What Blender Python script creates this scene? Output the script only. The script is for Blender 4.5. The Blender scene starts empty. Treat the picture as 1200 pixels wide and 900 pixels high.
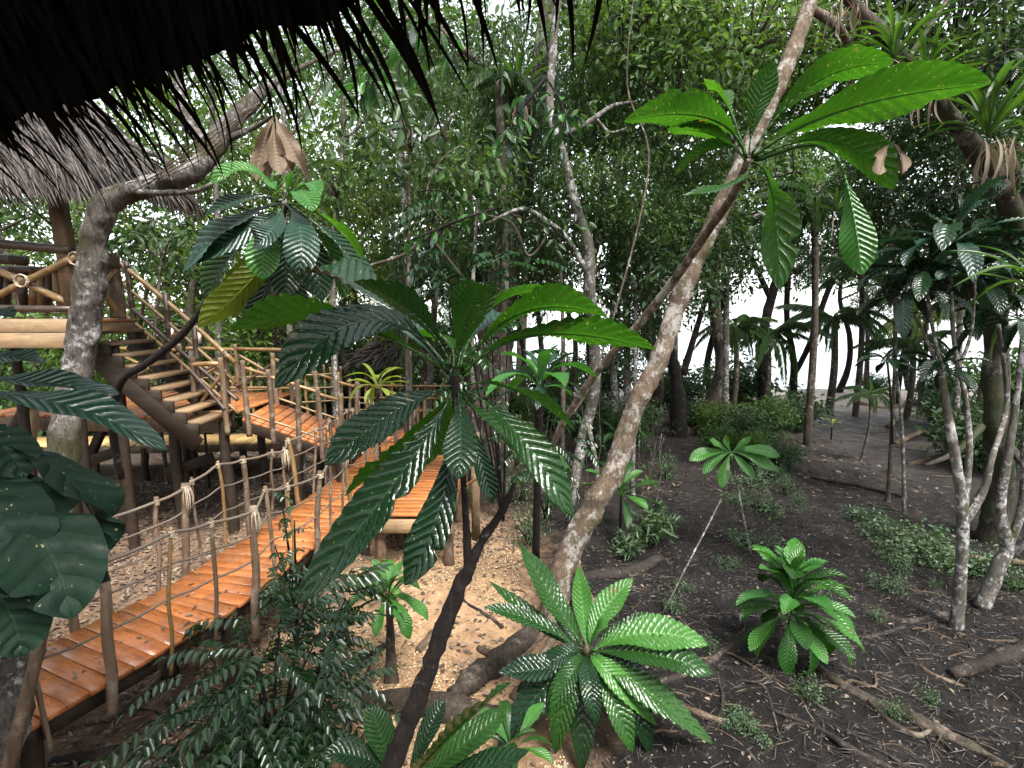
import bpy, math, random
import numpy as np
from mathutils import Vector, Matrix

# ------------------------------------------------------------------ camera, world, sun, exposure
SC = bpy.context.scene
COL = SC.collection
FPX, PITCH, EYE = 620.0, math.radians(7.8), 3.6
cd = bpy.data.cameras.new("camera"); cam = bpy.data.objects.new("camera", cd); COL.objects.link(cam)
cd.sensor_width = 36; cd.lens = 36 * FPX / 1200; cd.clip_end = 20000; cd.clip_start = 0.02
cam.location = (0, 0, EYE); cam.rotation_euler = (math.pi / 2 - PITCH, 0, 0)
SC.camera = cam
SUN_EL, SUN_AZ = math.radians(58), math.radians(150)      # azimuth clockwise from +Y
W = bpy.data.worlds.new("World"); SC.world = W; W.use_nodes = True
wn = W.node_tree; wn.nodes.clear()
sk = wn.nodes.new('ShaderNodeTexSky'); sk.sky_type = 'NISHITA'; sk.sun_disc = False
sk.sun_elevation = SUN_EL; sk.sun_rotation = SUN_AZ; sk.dust_density = 1.2; sk.air_density = 1.0
hs = wn.nodes.new('ShaderNodeHueSaturation'); hs.inputs['Saturation'].default_value = 0.22
bg = wn.nodes.new('ShaderNodeBackground'); bg.inputs['Strength'].default_value = 0.11
wo = wn.nodes.new('ShaderNodeOutputWorld')
wn.links.new(sk.outputs[0], hs.inputs['Color']); wn.links.new(hs.outputs[0], bg.inputs['Color']); wn.links.new(bg.outputs[0], wo.inputs['Surface'])
ld = bpy.data.lights.new("sun", 'SUN'); ld.energy = 2.2; ld.angle = math.radians(22); ld.color = (1, .96, .9)
lo = bpy.data.objects.new("sun", ld); COL.objects.link(lo)
sd = Vector((math.sin(SUN_AZ) * math.cos(SUN_EL), math.cos(SUN_AZ) * math.cos(SUN_EL), math.sin(SUN_EL)))
lo.rotation_euler = sd.to_track_quat('Z', 'Y').to_euler(); lo.location = (0, -5, 30)
SC.view_settings.view_transform = 'Standard'; SC.view_settings.look = 'None'
SC.view_settings.exposure = 2.32; SC.view_settings.gamma = 1.0
SC.render.engine = 'CYCLES'
SC.cycles.max_bounces = 8; SC.cycles.transmission_bounces = 4; SC.cycles.diffuse_bounces = 4

# ------------------------------------------------------------------ helpers: space
rnd = random.Random(7)
RNG = np.random.default_rng(11)
cp, sp = math.cos(PITCH), math.sin(PITCH)
CAM = np.array([0, 0, EYE]); FW = np.array([0, cp, -sp]); UPV = np.array([0, sp, cp])
def ray(u, v):
    return FW + np.array([1., 0, 0]) * ((u - 600) / FPX) - UPV * ((v - 450) / FPX)
def at(u, v, Y):
    d = ray(u, v); return CAM + d * (Y / d[1])
def onz(u, v, z=0.0):
    d = ray(u, v); return CAM + d * ((z - EYE) / d[2])
def depth(p): return float(np.dot(np.asarray(p)[:3] - CAM, FW))
def px(lst):                                              # (u, v, Y, half width in pixels) -> x, y, z, radius
    o = []
    for u, v, Y, r in lst:
        p = at(u, v, Y); o.append((p[0], p[1], p[2], .75 * r * depth(p) / FPX / math.sqrt(1 + ((u - 600) / FPX) ** 2)))
    return o
def nrm(a):
    a = np.asarray(a, float); return a / (np.linalg.norm(a, axis=-1, keepdims=True) + 1e-12)
def hsh(i, j, k):
    n = (i * 374761393 + j * 668265263 + k * 2147483647 + 1013) & 0x7fffffff
    n = ((n ^ (n >> 13)) * 1274126177) & 0x7fffffff
    return ((n ^ (n >> 16)) & 0xffff) / 65535.0
def noise(P):
    P = np.asarray(P, float); I = np.floor(P).astype(np.int64); f = P - I; f = f * f * (3 - 2 * f); r = 0
    for a in (0, 1):
        for b in (0, 1):
            for c in (0, 1):
                w = (f[..., 0] if a else 1 - f[..., 0]) * (f[..., 1] if b else 1 - f[..., 1]) * (f[..., 2] if c else 1 - f[..., 2])
                r = r + w * hsh(I[..., 0] + a, I[..., 1] + b, I[..., 2] + c)
    return r * 2 - 1
def fbm(P, o=4):
    r, a = 0, 1.0
    for k in range(o): r = r + a * noise(P * (2 ** k) + 17.3 * k); a *= .5
    return r

# ------------------------------------------------------------------ helpers: objects
BASE = {}
def mesh(name, V, F, mat, uv=None, smooth=False, T=None):
    V = np.asarray(V, np.float32).reshape(-1, 3)
    me = bpy.data.meshes.new(name)
    parts = []
    if F is not None and len(F): parts.append(np.asarray(F, np.int32).reshape(-1, 4))
    if T is not None and len(T): parts.append(np.asarray(T, np.int32).reshape(-1, 3))
    li = np.concatenate([p.ravel() for p in parts]); tot = np.concatenate([np.full(len(p), p.shape[1], np.int32) for p in parts])
    st = np.concatenate([[0], np.cumsum(tot)[:-1]]).astype(np.int32)
    me.vertices.add(len(V)); me.vertices.foreach_set('co', V.ravel())
    me.loops.add(len(li)); me.loops.foreach_set('vertex_index', li)
    me.polygons.add(len(tot)); me.polygons.foreach_set('loop_start', st)
    me.polygons.foreach_set('loop_total', tot)
    if smooth: me.polygons.foreach_set('use_smooth', np.ones(len(tot), bool))
    if uv is not None:
        l = me.uv_layers.new(name='UVMap'); l.data.foreach_set('uv', np.asarray(uv, np.float32)[li].ravel())
    me.update(calc_edges=True)
    if mat: me.materials.append(mat)
    return me
def link(name, me, parent=None, loc=None, rot=None, scale=None):
    o = bpy.data.objects.new(name, me); COL.objects.link(o)
    if parent is not None: o.parent = parent; BASE[o.name] = BASE[parent.name]
    if loc is not None: o.location = loc
    if rot is not None: o.rotation_euler = rot
    if scale is not None: o.scale = scale if hasattr(scale, '__len__') else (scale,) * 3
    if parent is None: BASE[o.name] = np.array(o.location)
    return o
def tag(o, label=None, cat=None, group=None, kind=None):
    for k, v in (('label', label), ('category', cat), ('group', group), ('kind', kind)):
        if v: o[k] = v
    return o
def thing(name, label, cat, loc=(0, 0, 0), group=None):
    o = link(name, None, None, tuple(loc)); o.empty_display_size = .1
    return tag(o, label, cat, group)
class Geo:
    def __init__(s): s.V, s.F, s.T, s.U, s.n = [], [], [], [], 0
    def add(s, V, F=None, uv=None, T=None):
        V = np.asarray(V, float).reshape(-1, 3)
        s.V.append(V)
        if F is not None and len(F): s.F.append(np.asarray(F) + s.n)
        if T is not None and len(T): s.T.append(np.asarray(T) + s.n)
        s.U.append(np.zeros((len(V), 2)) if uv is None else np.asarray(uv)); s.n += len(V); return s
    def tube(s, *a, **k): return s.add(*tube(*a, **k))
    def box(s, *a, **k): V, F = box(*a, **k); return s.add(V, F)
    def arr(s): return np.concatenate(s.V), (np.concatenate(s.F) if s.F else None), np.concatenate(s.U), (np.concatenate(s.T) if s.T else None)
    def mesh(s, name, mat, smooth=True, base=(0, 0, 0)):
        V, F, U, T = s.arr(); return mesh(name, V - np.asarray(base), F, mat, U, smooth, T)
    def build(s, name, mat, parent=None, smooth=True):
        if parent is None:
            V, F, U, T = s.arr(); b = np.array([V[:, 0].mean(), V[:, 1].mean(), V[:, 2].min()])
            return link(name, mesh(name, V - b, F, mat, U, smooth, T), None, tuple(b))
        return link(name, s.mesh(name, mat, smooth, BASE[parent.name]), parent)
def place(name, me, parent, loc, rot=(0, 0, 0), scale=None):      # shared mesh, world location
    return link(name, me, parent, tuple(np.asarray(loc) - BASE[parent.name]), rot, scale)
def copy_tree(o, loc, rz=0, sc=1, label=None, group=None):
    c = o.copy(); COL.objects.link(c); c.location = loc; c.rotation_euler = (0, 0, rz)
    c.scale = sc if hasattr(sc, '__len__') else (sc,) * 3
    if label: c['label'] = label
    if group: c['group'] = group
    for ch in list(o.children):
        d = ch.copy(); COL.objects.link(d); d.parent = c
        for g in ch.children: e = g.copy(); COL.objects.link(e); e.parent = d
    return c

# ------------------------------------------------------------------ helpers: shapes
def catmull(P, per):
    P = np.asarray(P, float)
    if len(P) == 2: t = np.linspace(0, 1, per + 1)[:, None]; return P[0] * (1 - t) + P[1] * t
    Q = np.vstack([2 * P[0] - P[1], P, 2 * P[-1] - P[-2]]); o = []
    for i in range(1, len(Q) - 2):
        t = np.linspace(0, 1, per, endpoint=False)[:, None]
        a, b, c, d = Q[i - 1], Q[i], Q[i + 1], Q[i + 2]
        o.append(.5 * ((2 * b) + (c - a) * t + (2 * a - 5 * b + 4 * c - d) * t * t + (-a + 3 * b - 3 * c + d) * t ** 3))
    o.append(P[-1][None]); return np.concatenate(o)
def tube(path, seg=8, per=5, rough=0.0, rs=4.0, seed=0.0):
    A = catmull(path, per); C, R = A[:, :3], np.maximum(A[:, 3], .0008); n = len(C)
    T = nrm(np.gradient(C, axis=0))
    s = np.cross(T[0], [0, 0, 1.]); s = np.array([1., 0, 0]) if np.linalg.norm(s) < 1e-3 else s
    S = np.zeros((n, 3)); s = nrm(s)
    for i in range(n): s = nrm(s - T[i] * np.dot(s, T[i])); S[i] = s
    B = np.cross(T, S); a = np.linspace(0, 2 * math.pi, seg, endpoint=False)
    dirs = S[:, None] * np.cos(a)[None, :, None] + B[:, None] * np.sin(a)[None, :, None]
    rr = R[:, None] * np.ones((1, seg))
    if rough: rr = rr * (1 + rough * fbm((C[:, None] + dirs * rr[..., None]) * rs + seed, 3))
    V = (C[:, None] + dirs * rr[..., None]).reshape(-1, 3)
    i = np.arange(n - 1)[:, None] * seg; j = np.arange(seg)[None]; k = (j + 1) % seg
    F = np.stack([i + j, i + k, i + seg + k, i + seg + j], -1).reshape(-1, 4)
    L = np.concatenate([[0], np.cumsum(np.linalg.norm(np.diff(C, axis=0), axis=1))])
    U = np.stack([np.tile(a / (2 * math.pi), n), np.repeat(L, seg)], -1)
    nv = len(V); V = np.vstack([V, C[0], C[-1]]); U = np.vstack([U, [0, 0], [0, L[-1]]])
    T3 = [(nv, (q + 1) % seg, q) for q in range(seg)] + [(nv + 1, nv - seg + q, nv - seg + (q + 1) % seg) for q in range(seg)]
    return V, F, U, T3
def box(c, s, ax=(1, 0, 0), up=(0, 0, 1), ch=.0):            # chamfered bar, long axis ax
    ax = nrm(ax); sd_ = nrm(np.cross(up, ax)); u = np.cross(ax, sd_); h = np.asarray(s) / 2.
    k = min(h[1], h[2]) * .18 if not ch else ch
    prof = [(h[1] - k, -h[2]), (h[1], -h[2] + k), (h[1], h[2] - k), (h[1] - k, h[2]), (-h[1] + k, h[2]), (-h[1], h[2] - k), (-h[1], -h[2] + k), (-h[1] + k, -h[2])]
    V = [np.asarray(c) + ax * e * h[0] + sd_ * y + u * z for e in (-1, 1) for y, z in prof]
    F = [(i, (i + 1) % 8, 8 + (i + 1) % 8, 8 + i) for i in range(8)]
    F += [(7, 6, 1, 0), (6, 5, 2, 1), (5, 4, 3, 2), (8, 9, 14, 15), (9, 10, 13, 14), (10, 11, 12, 13)]
    return np.array(V), np.array(F)
def bar(p, q, w, h, up=(0, 0, 1)):
    p, q = np.asarray(p, float), np.asarray(q, float); return box((p + q) / 2, (np.linalg.norm(q - p), w, h), q - p, up)
def bamboo_path(p, q, r, step=.28, bend=.01):
    p, q = np.asarray(p, float), np.asarray(q, float); L = np.linalg.norm(q - p); d = (q - p) / L; o = []
    x = rnd.uniform(0, .12); ts = [0]
    while x < L - .02:
        ts += [x - .012, x, x + .012]; x += step * rnd.uniform(.85, 1.15)
    ts.append(L); w = np.array([rnd.uniform(-1, 1), rnd.uniform(-1, 1), rnd.uniform(-1, 1)]) * bend
    for i, t in enumerate(ts):
        t = min(max(t, 0), L); rr = r * (1.13 if (i % 3 == 2 and i < len(ts) - 1) else 1.0)
        c = p + d * t + w * math.sin(math.pi * t / L); o.append((*c, rr))
    return o
def stick(p, q, r0, r1, seed=0, seg=7, wob=.02, n=4):
    p, q = np.asarray(p, float), np.asarray(q, float); r_ = random.Random(seed)
    return [(*(p + (q - p) * (i / n) + (np.array([r_.uniform(-wob, wob) for _ in range(3)]) if 0 < i < n else 0)), r0 + (r1 - r0) * i / n) for i in range(n + 1)]

def leaf_geo(P0, P1, P2, width, nh, nl=80, nw=8, fold=.22, ribs=17, amp=.075, wave=.07, seed=0, shape=1.6, petiole=.1, rib=True, tear=0, blunt=.75):
    """big leaf along a quadratic curve through P1; corrugated between the side veins"""
    r_ = np.random.default_rng(seed)
    P0, P1, P2 = [np.asarray(a, float) for a in (P0, P1, P2)]; Cc = 2 * P1 - .5 * (P0 + P2)
    t = np.linspace(0, 1, nl + 1); tt = t[:, None]
    B = (1 - tt) ** 2 * P0 + 2 * tt * (1 - tt) * Cc + tt ** 2 * P2
    T = nrm(2 * (1 - tt) * (Cc - P0) + 2 * tt * (P2 - Cc)); nh = np.asarray(nh, float)
    S = nrm(np.cross(T, np.broadcast_to(nh, T.shape))); N = np.cross(S, T)
    x = np.clip((t - petiole) / (1 - petiole), 0, 1)
    w = np.sin(math.pi * np.clip(x, 0, 1) ** shape) ** blunt; w = np.maximum(w, .035 * (t < .9))
    w *= width / 2
    s = np.linspace(-1, 1, nw + 1)
    wl = w[:, None] * np.ones((1, nw + 1))
    for k in range(tear):
        c, hw, sg = r_.uniform(.35, .9), r_.uniform(.02, .05), r_.choice([-1, 1])
        cut = 1 - r_.uniform(.2, .55) * np.clip(1 - np.abs(t - c) / hw, 0, 1)
        wl = np.where((s * sg > 0)[None, :], wl * cut[:, None], wl)
    fa = fold * (1 + .5 * np.sin(t * 5 + r_.uniform(0, 6)))[:, None]
    a_ = np.abs(s)[None, :]
    ph = 2 * math.pi * (ribs * t[:, None] - ribs * .10 * a_)
    h = wl * a_ * np.sin(fa) + width * amp * (np.abs(np.sin(ph / 2)) - .5) * np.clip(a_ * 3, 0, 1) * np.clip(w / (width * .5), 0, 1)[:, None]
    h = h + width * wave * np.sin(t[:, None] * r_.uniform(9, 14) + np.sign(s)[None] * r_.uniform(1, 3) + r_.uniform(0, 6)) * a_ ** 2 * np.clip(w / (width * .5), 0, 1)[:, None]
    V = B[:, None] + S[:, None] * (wl * s[None] * np.cos(fa))[..., None] + N[:, None] * h[..., None]
    # side veins run forward: shear margins towards the tip
    V = V + T[:, None] * (wl * a_ * .30)[..., None] * (1 - t[:, None, None] ** 4)
    U = np.stack([np.broadcast_to((s + 1) / 2, (nl + 1, nw + 1)), np.broadcast_to(t[:, None], (nl + 1, nw + 1))], -1)
    i = np.arange(nl)[:, None] * (nw + 1); j = np.arange(nw)[None]
    F = np.stack([i + j, i + j + 1, i + nw + 2 + j, i + nw + 1 + j], -1).reshape(-1, 4)
    g = Geo().add(V.reshape(-1, 3), F, U.reshape(-1, 2))
    if rib:
        q = np.linspace(0, nl, 9).astype(int)
        r0 = width * .034
        Vt, Ft, Ut, Tt = tube([(*(B[k] - N[k] * r0 * .5), r0 * (1.05 - t[k])) for k in q], seg=5, per=3)
        g.add(Vt, Ft, np.stack([np.full(len(Vt), .5), Ut[:, 1] / (Ut[:, 1].max() + 1e-6)], -1), Tt)
    return g
def px_leaf(parent, b, m, t, wpx, k=.6, mat=None, seed=0, name='leaf', up=(0, 0, 1), minvis=.3, **kw):
    """b, m, t: (u, v, Y); k > 0 turns the upper side to the viewer, < 0 the underside"""
    P = [at(*q) for q in (b, m, t)]; to = nrm(CAM - P[1]); N = nrm(np.asarray(up) + k * to)
    T = nrm(P[2] - P[0]); Np = N - T * np.dot(N, T); Np = nrm(Np)
    vis = max(minvis, abs(np.dot(Np, to)))
    Wd = wpx * depth(P[1]) / FPX / vis
    Wd = min(Wd, .30 * np.linalg.norm(P[2] - P[0]) + .01)
    return leaf_geo(*P, Wd, N, seed=seed, **kw).build(name, mat, parent)

def leafmass(C, D, N, L, Wd, droop=.12):
    n = len(C); S = nrm(np.cross(D, N)); N = np.cross(S, D); L = np.broadcast_to(L, (n,))[:, None]; Wd = np.broadcast_to(Wd, (n,))[:, None]
    tip = C + D * L - N * L * droop
    V = np.stack([C, C + D * L * .35 + S * Wd * .5 + N * Wd * .2, C + D * L * .72 + S * Wd * .36 + N * (Wd * .13 - L * droop * .4), tip,
                  C + D * L * .72 - S * Wd * .36 + N * (Wd * .13 - L * droop * .4), C + D * L * .35 - S * Wd * .5 + N * Wd * .2], 1).reshape(-1, 3)
    b = np.arange(n)[:, None] * 6
    F = np.concatenate([b + np.array([[0, 1, 2, 3]]), b + np.array([[0, 3, 4, 5]])])
    return V, F
def rdir(n, r=RNG):
    return nrm(r.normal(size=(n, 3)))

# ------------------------------------------------------------------ materials
def nodes(name):
    m = bpy.data.materials.new(name); m.use_nodes = True; nt = m.node_tree; nt.nodes.clear()
    def nd(t, props=None, **inp):
        n = nt.nodes.new(t)
        for k, v in (props or {}).items(): setattr(n, k, v)
        for k, v in inp.items():
            s = n.inputs[int(k[1:])] if k[0] == 'i' and k[1:].isdigit() else n.inputs[k.replace('_', ' ')]
            if hasattr(v, 'is_linked'): nt.links.new(v, s)
            else: s.default_value = v
        return n
    return m, nt, nd
def c4(c): return (*c, 1)
def ramp(nd, fac, stops):
    n = nd('ShaderNodeValToRGB', Fac=fac); e = n.color_ramp.elements
    while len(e) < len(stops): e.new(.5)
    for x, (p, c) in zip(e, stops): x.position = p; x.color = c4(c) if hasattr(c, '__len__') else (c, c, c, 1)
    return n.outputs['Color']
def mix(nd, f, a, b, mode='MIX'): return nd('ShaderNodeMixRGB', {'blend_type': mode}, Fac=f, Color1=a, Color2=b).outputs['Color']
def math_(nd, op, a, b=0.0, c=0.0): return nd('ShaderNodeMath', {'operation': op}, i0=a, i1=b, i2=c).outputs[0]
def noise_t(nd, vec, scale, detail=4, rough=.6, out='Fac', dist=0.): return nd('ShaderNodeTexNoise', Vector=vec, Scale=scale, Detail=detail, Roughness=rough, Distortion=dist).outputs[out]
def scaled(nd, vec, s): return nd('ShaderNodeMapping', Vector=vec, Scale=s).outputs[0]

def bark(name, dark, light, lichen=(.42, .42, .38), lich=.5, moss=.0, mosscol=(.05, .075, .02), scale=1., rough=.85, bump=.6):
    m, nt, nd = nodes(name); oc = nd('ShaderNodeTexCoord').outputs['Object']
    v1 = scaled(nd, oc, (9 * scale, 9 * scale, 3.2 * scale))
    n1 = noise_t(nd, v1, 2.2, 8, .68); n2 = noise_t(nd, oc, 10 * scale, 9, .72); n3 = noise_t(nd, oc, 1.7 * scale, 4, .6)
    vd = nd('ShaderNodeVectorMath', {'operation': 'ADD'}, i0=v1, i1=noise_t(nd, oc, 7 * scale, 5, .7, 'Color')).outputs[0]
    vo = noise_t(nd, scaled(nd, vd, (1.6, 1.6, 1.)), 1.7, 9, .75, dist=.8)
    col = ramp(nd, n1, [(.3, dark), (.68, light)])
    sh_ = ramp(nd, noise_t(nd, scaled(nd, oc, (2.2, 2.2, .8)), 1.3, 3), [(.3, .55), (.7, 1.2)]); col = mix(nd, 1., col, sh_, 'MULTIPLY')
    lk = math_(nd, 'ADD', n2, math_(nd, 'MULTIPLY', math_(nd, 'SUBTRACT', noise_t(nd, oc, 2.1 * scale, 5, .65), .5), .9))
    col = mix(nd, math_(nd, 'MULTIPLY', ramp(nd, lk, [(.64 - .22 * lich, 0), (.74 - .2 * lich, 1)]), .8), col, c4(lichen))
    if moss: col = mix(nd, ramp(nd, n3, [(.66 - .3 * moss, 0), (.76 - .3 * moss, .85)]), col, c4(mosscol))
    crack = ramp(nd, vo, [(.36, .35), (.5, 1)])
    col = mix(nd, .75, col, crack, 'MULTIPLY')
    h = math_(nd, 'ADD', math_(nd, 'MULTIPLY', n1, .7), math_(nd, 'MULTIPLY', vo, .5))
    bp = nd('ShaderNodeBump', Strength=bump, Distance=.05, Height=h).outputs[0]
    p = nd('ShaderNodeBsdfPrincipled', Base_Color=col, Roughness=rough, Normal=bp); p.inputs['Specular IOR Level'].default_value = .18
    nd('ShaderNodeOutputMaterial', Surface=p.outputs[0]); return m
def leafm(name, cols, rough=.4, trans=.35, spec=.5, veins=0, spot=0.0, tcol=None, island=True, patch=None):
    m, nt, nd = nodes(name); tc = nd('ShaderNodeTexCoord'); oi = nd('ShaderNodeObjectInfo').outputs['Random']
    r = nd('ShaderNodeNewGeometry').outputs['Random Per Island'] if island else oi
    rr = math_(nd, 'FRACT', math_(nd, 'ADD', r, math_(nd, 'MULTIPLY', oi, .37))) if island else oi
    n = len(cols); col = ramp(nd, rr, [(i / max(1, n - 1), c) for i, c in enumerate(cols)])
    bpn = None; rgh = rough
    if veins:
        s = nd('ShaderNodeSeparateXYZ', i0=tc.outputs['UV']); x = math_(nd, 'ABSOLUTE', math_(nd, 'MULTIPLY_ADD', s.outputs[0], 2., -1.))
        jt = math_(nd, 'MULTIPLY', math_(nd, 'SUBTRACT', noise_t(nd, tc.outputs['UV'], 5., 2), .5), .22)
        ph = math_(nd, 'FRACT', math_(nd, 'ADD', jt, math_(nd, 'SUBTRACT', math_(nd, 'MULTIPLY', s.outputs[1], veins), math_(nd, 'MULTIPLY', x, veins * .10))))
        d = math_(nd, 'SUBTRACT', .5, math_(nd, 'ABSOLUTE', math_(nd, 'SUBTRACT', ph, .5))); line = ramp(nd, d, [(.0, 1), (.07, 0)])
        mid = ramp(nd, x, [(.02, 1), (.06, 0)]); ln = math_(nd, 'MAXIMUM', line, mid)
        nf = noise_t(nd, tc.outputs['Object'], 9, 4); col = mix(nd, ramp(nd, nf, [(.35, 0), (.7, .45)]), col, mix(nd, 1., col, c4((.55, .7, .5)), 'MULTIPLY'))
        col = mix(nd, math_(nd, 'MULTIPLY', ln, .32), col, mix(nd, 1., col, c4((2.6, 2.2, 2.2)), 'MULTIPLY'))
        if spot: 
            ns = noise_t(nd, tc.outputs['Object'], 55, 3); col = mix(nd, ramp(nd, ns, [(.70 - spot * .05, 0), (.73 - spot * .05, .8)]), col, c4((.22, .22, .10)))
            nb = noise_t(nd, tc.outputs['Object'], 6, 5); col = mix(nd, ramp(nd, nb, [(.68, 0), (.72, .7)]), col, c4((.10, .075, .02)))
        hgt = math_(nd, 'ADD', math_(nd, 'SUBTRACT', math_(nd, 'MULTIPLY', math_(nd, 'SINE', math_(nd, 'MULTIPLY', ph, 3.1416)), 1.3), math_(nd, 'MULTIPLY', ln, .3)), math_(nd, 'MULTIPLY', noise_t(nd, tc.outputs['Object'], 70, 3), .35))
        bpn = nd('ShaderNodeBump', Strength=.6, Distance=.007, Height=hgt).outputs[0]
        rgh = ramp(nd, noise_t(nd, tc.outputs['Object'], 14, 3), [(.3, rough * .75), (.75, min(1, rough * 1.5))])
    p = nd('ShaderNodeBsdfPrincipled', Base_Color=col, Roughness=rgh); p.inputs['Specular IOR Level'].default_value = spec
    if bpn: nt.links.new(bpn, p.inputs['Normal'])
    tr = nd('ShaderNodeBsdfTranslucent', Color=mix(nd, 1., col, c4(tcol or (1.6, 1.75, .7)), 'MULTIPLY'))
    mx = nd('ShaderNodeMixShader', Fac=trans); nt.links.new(p.outputs[0], mx.inputs[1]); nt.links.new(tr.outputs[0], mx.inputs[2])
    nd('ShaderNodeOutputMaterial', Surface=mx.outputs[0]); return m
def woodm(name, c1, c2, c3=None, rough=(.25, .6), grain=16, bump=.3, axis=0, spec=.5, wear=None):
    m, nt, nd = nodes(name); oc = nd('ShaderNodeTexCoord').outputs['Object']; oi = nd('ShaderNodeObjectInfo').outputs['Random']
    off = nd('ShaderNodeVectorMath', {'operation': 'ADD'}, i0=oc, i1=nd('ShaderNodeCombineXYZ', i0=math_(nd, 'MULTIPLY', oi, 37.), i1=math_(nd, 'MULTIPLY', oi, 91.), i2=0.).outputs[0]).outputs[0]
    sc = [grain] * 3; sc[axis] = grain * .1
    n1 = noise_t(nd, scaled(nd, off, tuple(sc)), 1.6, 8, .65, dist=.4); n2 = noise_t(nd, off, 2.6, 4)
    col = ramp(nd, n1, [(.3, c1), (.7, c2)])
    if c3: col = mix(nd, ramp(nd, n2, [(.42, 0), (.66, .8)]), col, c4(c3))
    col = mix(nd, 1., col, ramp(nd, oi, [(0, .68), (1, 1.18)]), 'MULTIPLY')
    if wear: col = mix(nd, ramp(nd, noise_t(nd, off, 5, 8, .75), [(.50, 0), (.68, .8)]), col, c4(wear))
    rg = ramp(nd, noise_t(nd, off, 3.2, 4), [(.3, rough[0]), (.7, rough[1])])
    bp = nd('ShaderNodeBump', Strength=bump, Distance=.006, Height=n1).outputs[0]
    p = nd('ShaderNodeBsdfPrincipled', Base_Color=col, Roughness=rg, Normal=bp); p.inputs['Specular IOR Level'].default_value = spec
    nd('ShaderNodeOutputMaterial', Surface=p.outputs[0]); return m

M = {}
M['plank'] = woodm('wet_orange_plank', (.24, .068, .018), (.52, .18, .048), (.36, .15, .066), rough=(.06, .45), wear=(.13, .06, .032), bump=.5)
M['plank_pale'] = woodm('pale_plank', (.40, .25, .09), (.55, .38, .16), rough=(.4, .7))
M['beam'] = woodm('pale_beam', (.17, .10, .05), (.33, .22, .115), rough=(.5, .8), wear=(.14, .10, .06))
M['beam_side'] = woodm('pale_beam_side', (.10, .06, .03), (.24, .155, .08), rough=(.5, .8), axis=1, wear=(.09, .06, .035))
M['dark_wood'] = woodm('dark_timber', (.012, .008, .0055), (.035, .023, .015), rough=(.45, .8), spec=.22)
M['post'] = woodm('brown_post', (.055, .034, .02), (.14, .09, .052), rough=(.5, .85), spec=.25, axis=2, wear=(.2, .17, .13))
M['driftpost'] = woodm('grey_brown_pole', (.05, .032, .02), (.15, .10, .065), rough=(.5, .85), spec=.25, axis=2, wear=(.24, .205, .165))
M['bamboo'] = woodm('bamboo', (.12, .07, .026), (.25, .155, .06), rough=(.3, .55), grain=20, bump=.1, wear=(.16, .10, .045))
M['bamboo_dark'] = woodm('old_bamboo', (.025, .016, .011), (.07, .044, .028), rough=(.35, .6), bump=.1)
M['rope'] = woodm('rope', (.07, .052, .038), (.17, .13, .095), rough=(.8, .95), grain=60)
M['rope_pale'] = woodm('frayed_rope', (.24, .19, .13), (.42, .35, .26), rough=(.85, .95), grain=80)
M['thatch_shade'] = leafm('shaded_thatch', [(.003, .0024, .002), (.005, .0042, .0034)], rough=.9, trans=.0, spec=.05)  # near black: the shade under the roof is put into the thatch colour
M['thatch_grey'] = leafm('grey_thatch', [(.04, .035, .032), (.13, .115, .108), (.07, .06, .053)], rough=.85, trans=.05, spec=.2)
M['bark_curved'] = bark('mottled_grey_bark', (.03, .024, .02), (.18, .155, .135), (.40, .39, .39), .5, .5, (.045, .043, .016), bump=1., scale=1.9)
M['bark_pale'] = bark('pale_brown_bark', (.06, .042, .028), (.17, .125, .09), (.33, .31, .28), .6, .28, (.05, .05, .018), scale=1.3)
M['bark_dark'] = bark('dark_stem_bark', (.006, .0045, .004), (.022, .017, .015), (.10, .09, .08), .1, .0, scale=2.)
M['bark_mid'] = bark('jungle_bark', (.03, .023, .018), (.10, .08, .062), (.22, .205, .18), .45, .3)
M['bark_moss'] = bark('mossy_bark', (.02, .016, .012), (.07, .055, .042), (.16, .15, .13), .4, .75, (.022, .03, .010))
M['bark_white'] = bark('white_lichen_bark', (.05, .044, .036), (.16, .145, .125), (.46, .45, .44), .55, .3, scale=1.5)
M['root'] = bark('root_bark', (.014, .011, .010), (.05, .04, .034), (.11, .09, .075), .35, .0, scale=1.6)
M['root_tan'] = bark('tan_root', (.05, .034, .022), (.14, .10, .068), (.22, .18, .135), .35, .0, scale=1.6)
M['log'] = bark('rotten_log', (.02, .015, .012), (.075, .058, .045), (.15, .12, .095), .4, .15)
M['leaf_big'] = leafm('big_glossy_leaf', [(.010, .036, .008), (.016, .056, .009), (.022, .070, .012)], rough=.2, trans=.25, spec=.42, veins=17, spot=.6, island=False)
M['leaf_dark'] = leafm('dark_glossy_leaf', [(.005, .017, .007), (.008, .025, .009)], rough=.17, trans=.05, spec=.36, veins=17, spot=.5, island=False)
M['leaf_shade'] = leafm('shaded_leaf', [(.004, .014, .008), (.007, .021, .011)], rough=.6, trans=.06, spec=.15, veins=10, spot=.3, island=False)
M['leaf_back'] = leafm('backlit_leaf', [(.018, .062, .007), (.03, .09, .009)], rough=.32, trans=.5, spec=.45, veins=17, spot=1., island=False)
M['leaf_yellow'] = leafm('yellowing_leaf', [(.08, .12, .012), (.11, .14, .015)], rough=.35, trans=.45, veins=17, spot=1., island=False)
M['leaf_fresh'] = leafm('fresh_leaf', [(.030, .115, .018), (.050, .155, .024), (.036, .13, .028)], rough=.3, trans=.3, veins=17, spot=.3, island=False)
M['leaf_blue'] = leafm('bluish_leaf', [(.010, .034, .022), (.016, .046, .028)], rough=.3, trans=.2, spec=.55, veins=17, island=False)
M['leaf_lime'] = leafm('lime_leaf', [(.16, .22, .03), (.22, .27, .05)], rough=.4, trans=.35, veins=17, island=False)
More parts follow.
